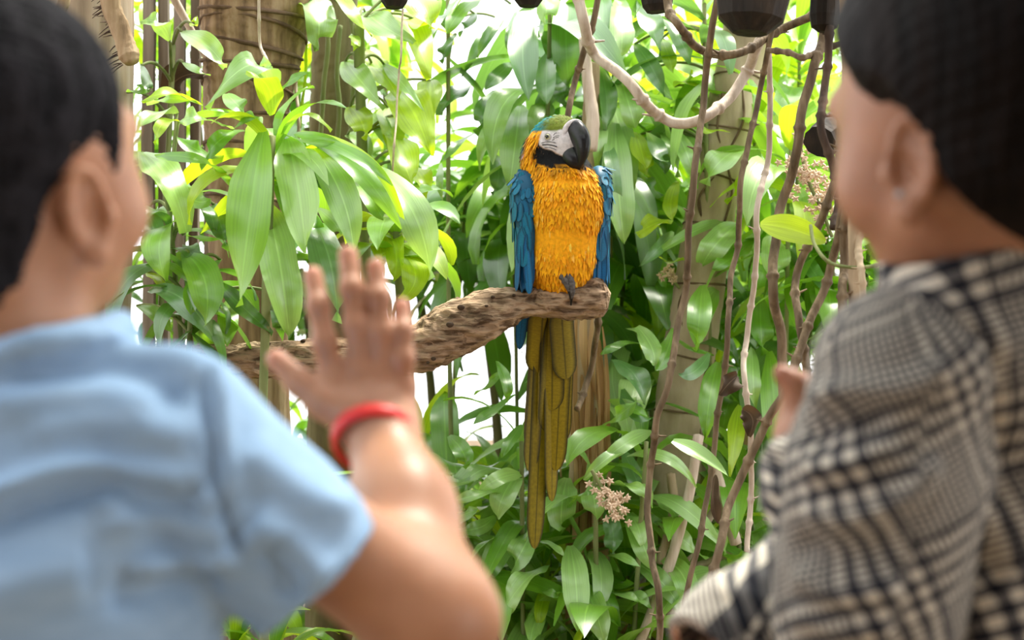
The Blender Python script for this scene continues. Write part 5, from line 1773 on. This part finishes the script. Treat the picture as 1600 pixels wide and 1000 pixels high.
for i, (x, y, d, mats) in enumerate(((1050, 330, 3.9, ['lime', 'green', 'pale']), (1195, 380, 3.9, ['pale', 'green']), (1290, 300, 3.35, ['lime', 'green', 'pale']), (1270, 470, 3.4, ['green', 'pale', 'deep']), (1010, 470, 3.7, ['pale', 'green', 'grey']), (1110, 500, 3.85, ['green', 'deep', 'pale']),
                                     (1360, 350, 3.3, ['green', 'lime', 'pale']), (1400, 420, 3.2, ['green', 'pale']), (1190, 560, 3.7, ['green', 'deep']), (1000, 580, 3.5, ['deep', 'green', 'pale']), (1100, 60, 3.8, ['lime', 'lime', 'green']), (1250, 60, 3.7, ['pale', 'lime', 'green']), (1180, 180, 3.75, ['lime', 'green', 'pale']), (980, 380, 3.7, ['green', 'grey', 'lime']))):
    root, base, head, st = plant('dracaena', (x, y), d, ['lime dracaena left of the pale trunk', 'pale dracaena in front of the pale trunk', 'lime dracaena around the flower spike', 'mixed green dracaena behind the slanting vine', 'pale dracaena low beside the pale trunk', 'dark and pale dracaena at the foot of the pale trunk', 'bright dracaena below the checked-blouse person\'s chin', 'green dracaena behind the checked shoulder', 'dark green dracaena behind the checked-blouse person\'s thumb', 'dark dracaena right of the strawy trunk', 'lime dracaena under the looping vine', 'pale dracaena between the large log and the rough stem', 'lime dracaena above the sagging end of the pale vine', 'grey-green dracaena beside the macaw\'s wing'][i], group='dracaenas behind the vines', r=0.005, mat='stem', seed=60 + i, foot_dx=random.uniform(-0.1, 0.1))
    rosette(root, base, head, 18, 0.42, mats, 0.165, 1, 16, 0.18, random.Random(60 + i))

# --- low plants under the macaw
root, base, head, st = plant('dracaena', (815, 690), 3.05, 'pale broad-leaved dracaena under the macaw\'s tail', r=0.005, mat='stem', seed=11, foot_dx=0.02)
LE = [
    (560, 425, 540, 520, 540, 612, 90, 'pale', 0.05), (400, 410, 320, 425, 250, 470, 50, 'pale'), (490, 735, 400, 800, 308, 945, 72, 'pale', -0.03), (260, 428, 175, 445, 103, 478, 38, 'pale'), (345, 455, 270, 475, 162, 505, 48, 'pale'), (392, 405, 335, 480, 312, 565, 78, 'pale'), (372, 635, 312, 690, 270, 805, 78, 'pale'),
    (440, 610, 400, 680, 358, 765, 80, 'pale', 0.02), (375, 128, 300, 180, 228, 235, 38, 'green'), (400, 235, 360, 290, 328, 352, 38, 'green'), (310, 10, 345, 90, 345, 165, 38, 'green'), (140, 275, 190, 335, 200, 395, 58, 'green'), (460, 648, 510, 665, 548, 702, 24, 'pale'), (440, 830, 500, 832, 548, 862, 24, 'pale'),
    (230, 130, 280, 90, 340, 40, 26, 'green', 0.05), (60, 330, 110, 380, 150, 420, 40, 'green', 0.05), (110, 600, 180, 560, 240, 540, 50, 'pale', 0.05), (300, 560, 250, 600, 170, 610, 46, 'pale', 0.04), (420, 560, 380, 620, 300, 640, 40, 'grey', 0.05), (250, 940, 300, 860, 350, 840, 46, 'green', 0.05),
    (470, 900, 440, 950, 430, 1010, 60, 'pale', 0.0), (520, 780, 470, 870, 465, 960, 44, 'lime', 0.04), (90, 430, 150, 480, 160, 540, 50, 'green', 0.06), (350, 760, 330, 820, 320, 900, 40, 'green', 0.06)]
traced(root, base, (640, 560), 2.272, LE, 3.0, 'pale', st, seed=11, petiole=False)
rosette(root, base, head + np.array([0, 0.1, 0]), 7, 0.3, ['pale', 'green'], 0.2, 2, 15, 0.2, random.Random(11))
root, base, head, st = plant('dracaena', (930, 735), 2.98, 'pale broad-leaved dracaena with a flower spike beside the strawy trunk', r=0.005, mat='stem', seed=12, foot_dx=0.02)
traced(root, base, (640, 560), 2.272, [
    (650, 435, 655, 500, 665, 575, 74, 'pale', -0.02), (818, 282, 720, 340, 618, 432, 42, 'pale', -0.02), (720, 448, 790, 455, 850, 490, 40, 'pale', -0.02), (570, 665, 590, 800, 596, 965, 84, 'pale', -0.05), (620, 795, 660, 900, 692, 1010, 78, 'pale', -0.03), (700, 700, 760, 708, 820, 742, 30, 'pale'),
    (690, 830, 760, 838, 825, 872, 30, 'pale'), (700, 540, 722, 620, 720, 695, 58, 'grey', 0.05), (760, 330, 800, 420, 818, 470, 60, 'grey', 0.06), (560, 540, 600, 490, 660, 480, 24, 'green'), (780, 560, 810, 600, 830, 680, 50, 'pale', 0.02), (700, 760, 740, 800, 800, 800, 50, 'green', 0.06), (680, 760, 700, 850, 740, 950, 60, 'green', 0.06)], 2.98, 'pale', st, seed=12, petiole=False)
rosette(root, base, head + np.array([0, 0.1, 0]), 7, 0.27, ['pale', 'green', 'pale'], 0.2, 2, 15, 0.2, random.Random(12))
root, base, head, st = plant('dracaena', (1010, 690), 2.95, 'green dracaena arching behind the slender straight vine', r=0.005, mat='stem', seed=13)
LF = [
    (140, 418, 70, 450, 0, 505, 38, 'pale'), (282, 10, 272, 100, 264, 195, 58, 'green', 0.1), (70, 488, 180, 490, 262, 575, 34, 'pale'), (30, 558, 100, 578, 142, 635, 42, 'pale'), (140, 598, 195, 635, 212, 695, 40, 'pale'), (80, 645, 110, 720, 142, 805, 56, 'pale'), (150, 668, 220, 715, 292, 775, 42, 'pale'), (170, 775, 232, 830, 238, 938, 56, 'pale'),
    (70, 775, 160, 830, 232, 935, 44, 'pale', 0.03), (325, 225, 302, 320, 290, 435, 52, 'green', 0.08), (420, 185, 422, 260, 426, 355, 44, 'pale', 0.06), (468, 195, 482, 350, 492, 505, 60, 'green', 0.05), (385, 345, 372, 430, 360, 545, 40, 'lime', 0.05), (30, 218, 92, 260, 122, 345, 56, 'grey', 0.08), (15, 868, 90, 875, 142, 912, 34, 'pale'),
    (100, 125, 140, 185, 146, 235, 46, 'pale', 0.08), (20, 330, 80, 350, 130, 380, 34, 'green', 0.05), (200, 130, 180, 200, 150, 250, 40, 'green', 0.1), (300, 200, 260, 250, 215, 260, 34, 'grey', 0.08), (240, 560, 300, 600, 320, 640, 36, 'green', 0.05), (250, 640, 310, 700, 350, 760, 44, 'pale', 0.06), (340, 760, 380, 770, 430, 765, 30, 'green', 0.05),
    (0, 400, 40, 380, 100, 330, 40, 'green', 0.06), (60, 300, 90, 360, 150, 380, 40, 'grey', 0.06)]
traced(root, base, (940, 440), 1.785, LF, 2.98, 'green', st, seed=13, petiole=False)
rosette(root, base, head + np.array([0, 0.1, 0]), 7, 0.27, ['green', 'pale'], 0.2, 2, 15, 0.2, random.Random(13))
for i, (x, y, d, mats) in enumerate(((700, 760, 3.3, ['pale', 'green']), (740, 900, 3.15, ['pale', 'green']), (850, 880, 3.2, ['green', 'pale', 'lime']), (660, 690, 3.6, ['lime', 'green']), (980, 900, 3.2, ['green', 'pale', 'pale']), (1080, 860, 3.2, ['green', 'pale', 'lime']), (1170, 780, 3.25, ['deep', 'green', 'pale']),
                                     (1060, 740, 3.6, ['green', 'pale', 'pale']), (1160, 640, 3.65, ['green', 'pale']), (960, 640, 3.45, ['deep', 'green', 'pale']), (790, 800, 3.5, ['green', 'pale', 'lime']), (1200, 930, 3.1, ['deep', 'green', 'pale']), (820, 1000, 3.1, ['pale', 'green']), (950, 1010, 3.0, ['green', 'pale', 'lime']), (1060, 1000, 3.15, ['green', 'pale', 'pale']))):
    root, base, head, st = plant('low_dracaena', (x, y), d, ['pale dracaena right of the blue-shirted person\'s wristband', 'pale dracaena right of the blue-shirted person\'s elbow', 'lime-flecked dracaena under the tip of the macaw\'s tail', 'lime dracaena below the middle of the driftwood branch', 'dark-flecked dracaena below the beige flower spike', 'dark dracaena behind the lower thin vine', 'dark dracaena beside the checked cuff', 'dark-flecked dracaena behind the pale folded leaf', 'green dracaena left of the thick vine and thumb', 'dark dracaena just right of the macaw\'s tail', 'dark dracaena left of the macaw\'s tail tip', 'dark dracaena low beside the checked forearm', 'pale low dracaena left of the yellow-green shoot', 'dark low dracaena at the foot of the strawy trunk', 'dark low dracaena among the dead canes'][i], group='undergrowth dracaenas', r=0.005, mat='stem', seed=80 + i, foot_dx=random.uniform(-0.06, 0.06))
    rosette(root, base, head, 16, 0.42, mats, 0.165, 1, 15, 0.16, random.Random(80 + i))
    rosette(root, base, head, 3, 0.26, ['dry'], 0.12, 14, 17, 0.22, random.Random(180 + i))

# --- strawy trunk behind the tail
root, rows = trunk('strawy_trunk', [(918, 1330, 30, 3.25), (915, 900, 24, 3.25), (912, 700, 24, 3.25), (914, 560, 22, 3.25), (918, 400, 20, 3.25), (922, 250, 16, 3.25), (925, 100, 12, 3.25)], 'cane', 'trunk wrapped in dry straw-coloured leaves behind the macaw\'s tail', 'tree trunk', 18, 0.1, seed=31)
rb = np.array(root.location)
for i in range(44):
    rng = random.Random(900 + i)
    x = 917 + rng.uniform(-26, 24)
    y0 = rng.uniform(470, 900)
    L = rng.uniform(110, 260)
    dd = 3.25 - 0.045 - rng.uniform(0, 0.03)
    b, m, t = P(x, y0, dd + 0.02), P(x + rng.uniform(-7, 7), y0 + L * 0.5, dd - 0.012), P(x + rng.uniform(-14, 14), y0 + L, dd)
    V, Fc, UV = blade(bez(b, m, t, 10), unit((rng.uniform(-0.9, 0.9), -1, 0.1)), rng.uniform(7, 16) * K * dd, 0.1, 0.5, i, 'strap')
    obj('dry_leaf', mk_mesh('dry_leaf', np.array(V) - rb, Fc, 'dry', uvs=UV), root)
# pale dead stalk above the macaw
o = tube('dead_stalk', spline([P(912, 60, 3.15), P(920, 140, 3.13), P(926, 190, 3.12), P(922, 235, 3.12)], 24), np.linspace(0.012, 0.016, 24), 'vinepale', seg=10, rough=0.08)
tag(o, 'pale dead stalk hanging behind the macaw\'s head', 'stalk')
o = tube('bamboo_shoot', spline([P(851, 790, 3.2), P(852, 880, 3.2), P(852, 1300, 3.2)], 20), 0.011, 'lime', seg=10)
tag(o, 'yellow-green upright shoot below the macaw\'s tail', 'shoot')

# --- single leaves caught in the vines
def lone_leaf(name, b, m, t, w, d, mat, label, nrm=(0.1, -1, 0.4), shape='strap', wave=0.04, fold=0.15, dt=-0.03, seed=0):
    org = P(*b, d)
    V, Fc, UV = blade(bez(P(*b, d), P(*m, d - 0.02), P(*t, d + dt), 16), unit(nrm), w * K * d, wave, fold, seed, shape, 6)
    o = obj(name, mk_mesh(name, np.array(V) - org, Fc, mat, uvs=UV), None, org)
    return tag(o, label, 'leaf')


lone_leaf('lime_leaf', (1188, 350), (1235, 358), (1290, 378), 44, 2.42, 'lime', 'bright lime leaf lying across the hanging vines', (0.1, -1, 0.15), 'oval')
lone_leaf('folded_leaf', (1050, 690), (1095, 714), (1138, 744), 34, 2.62, 'pale', 'pale folded leaf resting against the slender vines', (0.3, -0.7, 0.8), 'heart', 0.05, 0.4)
lone_leaf('dried_leaf', (1152, 588), (1138, 600), (1124, 618), 30, 2.6, 'deaddark', 'curled dark dried leaf caught on a thin vine', (0.5, -1, 0.2), 'oval', 0.3, 0.6, seed=3)
lone_leaf('dried_leaf', (1160, 640), (1176, 655), (1170, 682), 30, 2.66, 'deaddark', 'shrivelled dark leaf hanging on the tan vine', (-0.5, -1, 0.2), 'oval', 0.35, 0.6, seed=4)
lone_leaf('dried_leaf', (1118, 742), (1114, 780), (1122, 818), 18, 2.6, 'deaddark', 'long dark curled dead leaf on the thin bending vine', (0.4, -1, 0.1), 'oval', 0.2, 0.8, seed=5)
lone_leaf('dried_leaf', (255, 148), (285, 120), (318, 118), 40, 3.1, 'deaddark', 'brown dead leaf sagging before the grey slats', (0.3, -1, 0.3), 'oval', 0.3, 0.5, seed=6)


# --- flower spikes
def flower_spike(pts, d, label, n=60, rad=16, seed=0):
    rng = random.Random(seed)
    path = spline([P(x, y, d) for x, y in pts], 30)
    base = path[0]
    root = thing('flower_spike', base, label, 'flower')
    tube('stalk', path, 0.004, 'stem', root, base, seg=6)
    parts = []
    for i in range(n):
        p = path[rng.randrange(6, 30)] + np.array([rng.gauss(0, 1), rng.gauss(0, 1) * 0.8, rng.gauss(0, 1)]) * rad * 0.55 * K * d
        for q in range(5):
            a = q * 1.2566 + rng.random()
            e = p + 0.009 * np.array([math.cos(a), rng.uniform(-0.6, 0.2), math.sin(a)])
            parts.append(tube_data([p, (p + e) / 2, e], (0.0018, 0.0026, 0.0006), 4))
    V, Fc = join(parts)
    tag(obj('florets', mk_mesh('florets', np.array(V) - base, Fc, 'floret'), root), kind='stuff')


flower_spike([(925, 735), (945, 770), (962, 790), (972, 805)], 2.88, 'beige flower spike beside the strawy trunk', 50, 20, 1)
flower_spike([(1300, 370), (1285, 330), (1262, 280), (1250, 225)], 3.0, 'long pinkish-beige flower spike behind the hanging vines', 95, 26, 2)
flower_spike([(1062, 450), (1052, 440), (1046, 432), (1042, 424)], 3.3, 'small pale flower tuft above the lower right thicket', 16, 10, 3)


# ------------------------------------------------------------------ far greenery
def far_foliage(name, cx, cy, rx, ry, d, n, mats, label, L=0.3, seed=0, dz=0.38):
    """a dense far crown: uncountable leaves joined into one part per colour, with its own trunk"""
    rng = np.random.default_rng(seed)
    c = P(cx, cy, d)
    base = np.array([c[0], c[1], 0.0])
    root = thing(name, base, label, 'tree', 'far greenery')
    tube('trunk', spline([base, (base + c) / 2 + np.array([0.08, 0, 0]), c], 16), np.linspace(0.022, 0.01, 16), 'stump', root, base, seg=9, rough=0.08)
    for mi, mt in enumerate(mats):
        Vs, Fs, Us = [], [], []
        for i in range(n // len(mats)):
            v = rng.normal(size=3)
            v = v / np.linalg.norm(v) * rng.uniform(0.35, 1) ** 0.6
            p = c + v * np.array([rx * K * d, dz, ry * K * d])
            az = rng.uniform(0, 6.28)
            S = leaf_set(mt, 0.2)[rng.integers(3, 17)]
            co = np.empty(len(S.vertices) * 3, np.float32)
            S.vertices.foreach_get('co', co)
            co = co.reshape(-1, 3)
            ca, sa = math.cos(az), math.sin(az)
            sc = L * rng.uniform(0.6, 1.15)
            co = np.stack([co[:, 0] * ca - co[:, 1] * sa, co[:, 0] * sa + co[:, 1] * ca, co[:, 2]], 1) * sc + p
            o = sum(len(q) for q in Vs)
            key = 'faces'
            Fs.append(LF_FACES + o)
            Us.append(LF_UV)
            Vs.append(co)
        me = mk_mesh('foliage', np.concatenate(Vs) - base, np.concatenate(Fs), mt, uvs=np.concatenate(Us))
        tag(obj('foliage', me, root), kind='stuff')


_v, _f, _u = lib_leaf(40, 90, 0.2, 0.1, 1)
LF_FACES, LF_UV = np.array(_f, dtype=np.int32), np.array(_u, dtype=np.float32)

FARL = ['behind the blue-shirted person\'s head and the post', 'behind the grey slats', 'behind the blue-shirted person\'s cheek and the palm trunk', 'behind the raised fingers', 'behind the mossy trunk', 'behind the lime philodendron', 'above the middle of the driftwood branch', 'left of the macaw\'s wing', 'left of the macaw\'s head', 'behind the top of the pale vine', 'right of the macaw', 'behind the looping vine', 'behind the bend of the pale vine', 'behind the large hewn log', 'below the checked-blouse person\'s chin', 'at the middle of the pale trunk', 'right of the macaw\'s tail', 'behind the folded leaf', 'behind the dead canes', 'below the macaw\'s tail', 'right of the blue-shirted person\'s forearm', 'behind the checked sleeve', 'behind the checked-blouse person\'s head', 'behind the checked forearm', 'behind the blue-shirted person\'s palm', 'under the blue-shirted person\'s sleeve', 'behind the checked-blouse person\'s back', 'low beyond the gap under the branch', 'behind the blue-shirted person\'s back']
FAR = [
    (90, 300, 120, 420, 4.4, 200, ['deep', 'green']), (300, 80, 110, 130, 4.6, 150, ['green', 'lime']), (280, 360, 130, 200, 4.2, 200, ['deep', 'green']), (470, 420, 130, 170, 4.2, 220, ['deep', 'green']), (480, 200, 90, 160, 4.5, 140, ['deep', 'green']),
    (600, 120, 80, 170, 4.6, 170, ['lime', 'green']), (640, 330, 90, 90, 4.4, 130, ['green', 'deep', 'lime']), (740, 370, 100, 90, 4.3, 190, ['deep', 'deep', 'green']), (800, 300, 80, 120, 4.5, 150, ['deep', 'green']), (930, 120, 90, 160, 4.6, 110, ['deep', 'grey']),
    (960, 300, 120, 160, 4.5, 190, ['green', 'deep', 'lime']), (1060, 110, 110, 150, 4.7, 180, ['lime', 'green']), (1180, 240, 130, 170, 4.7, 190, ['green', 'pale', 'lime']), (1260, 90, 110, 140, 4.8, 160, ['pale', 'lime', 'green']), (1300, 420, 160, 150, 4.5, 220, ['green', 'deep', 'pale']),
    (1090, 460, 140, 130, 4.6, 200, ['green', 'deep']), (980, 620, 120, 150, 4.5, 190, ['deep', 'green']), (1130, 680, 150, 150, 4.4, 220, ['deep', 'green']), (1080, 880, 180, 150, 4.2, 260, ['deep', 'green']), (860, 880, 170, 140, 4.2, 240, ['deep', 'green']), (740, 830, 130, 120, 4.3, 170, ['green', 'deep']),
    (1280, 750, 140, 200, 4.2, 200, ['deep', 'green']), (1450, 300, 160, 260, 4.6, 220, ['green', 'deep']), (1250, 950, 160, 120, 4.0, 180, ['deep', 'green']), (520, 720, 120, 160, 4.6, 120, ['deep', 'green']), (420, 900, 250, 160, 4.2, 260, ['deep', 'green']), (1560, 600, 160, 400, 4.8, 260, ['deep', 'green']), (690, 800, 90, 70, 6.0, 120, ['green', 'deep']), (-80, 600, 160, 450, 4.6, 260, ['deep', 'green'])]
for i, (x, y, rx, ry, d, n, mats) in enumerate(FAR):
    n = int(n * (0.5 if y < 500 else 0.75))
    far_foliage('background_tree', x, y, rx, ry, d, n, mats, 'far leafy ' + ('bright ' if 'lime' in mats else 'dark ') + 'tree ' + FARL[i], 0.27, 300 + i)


# ------------------------------------------------------------------ tree crown added above the frame, unseen, to block sun on the visitors
def added_shade_crown():
    rng = np.random.default_rng(77)
    base = np.array([-1.75, 1.7, 0.0])
    root = thing('added_shade_tree', base, 'leafy tree added out of view to block sun on the visitors', 'tree')
    path = spline([base, (-1.7, 1.65, 1.6), (-1.3, 1.6, 2.7), (0.0, 1.55, 3.1), (1.2, 1.55, 3.15)], 40)
    tube('trunk', path, np.linspace(0.07, 0.02, 40), 'trunk', root, base, seg=10, rough=0.06)  # trunk of the added shade tree
    for mt, n in (('green', 130), ('deep', 130)):
        Vs, Fs, Us = [], [], []
        for i in range(n):
            p = np.array([rng.uniform(-1.2, 1.3), 1.6 + rng.normal(0, 0.24), 3.05 + rng.normal(0, 0.12)])
            S = leaf_set(mt, 0.2)[rng.integers(3, 17)]
            co = np.empty(len(S.vertices) * 3, np.float32)
            S.vertices.foreach_get('co', co)
            co = co.reshape(-1, 3)
            az = rng.uniform(0, 6.28)
            ca, sa = math.cos(az), math.sin(az)
            co = np.stack([co[:, 0] * ca - co[:, 1] * sa, co[:, 0] * sa + co[:, 1] * ca, co[:, 2]], 1) * 0.3 * rng.uniform(0.7, 1.1) + p
            Fs.append(LF_FACES + sum(len(q) for q in Vs))
            Us.append(LF_UV)
            Vs.append(co)
        tag(obj('foliage', mk_mesh('foliage', np.concatenate(Vs) - base, np.concatenate(Fs), mt, uvs=np.concatenate(Us)), root), kind='stuff')


added_shade_crown()
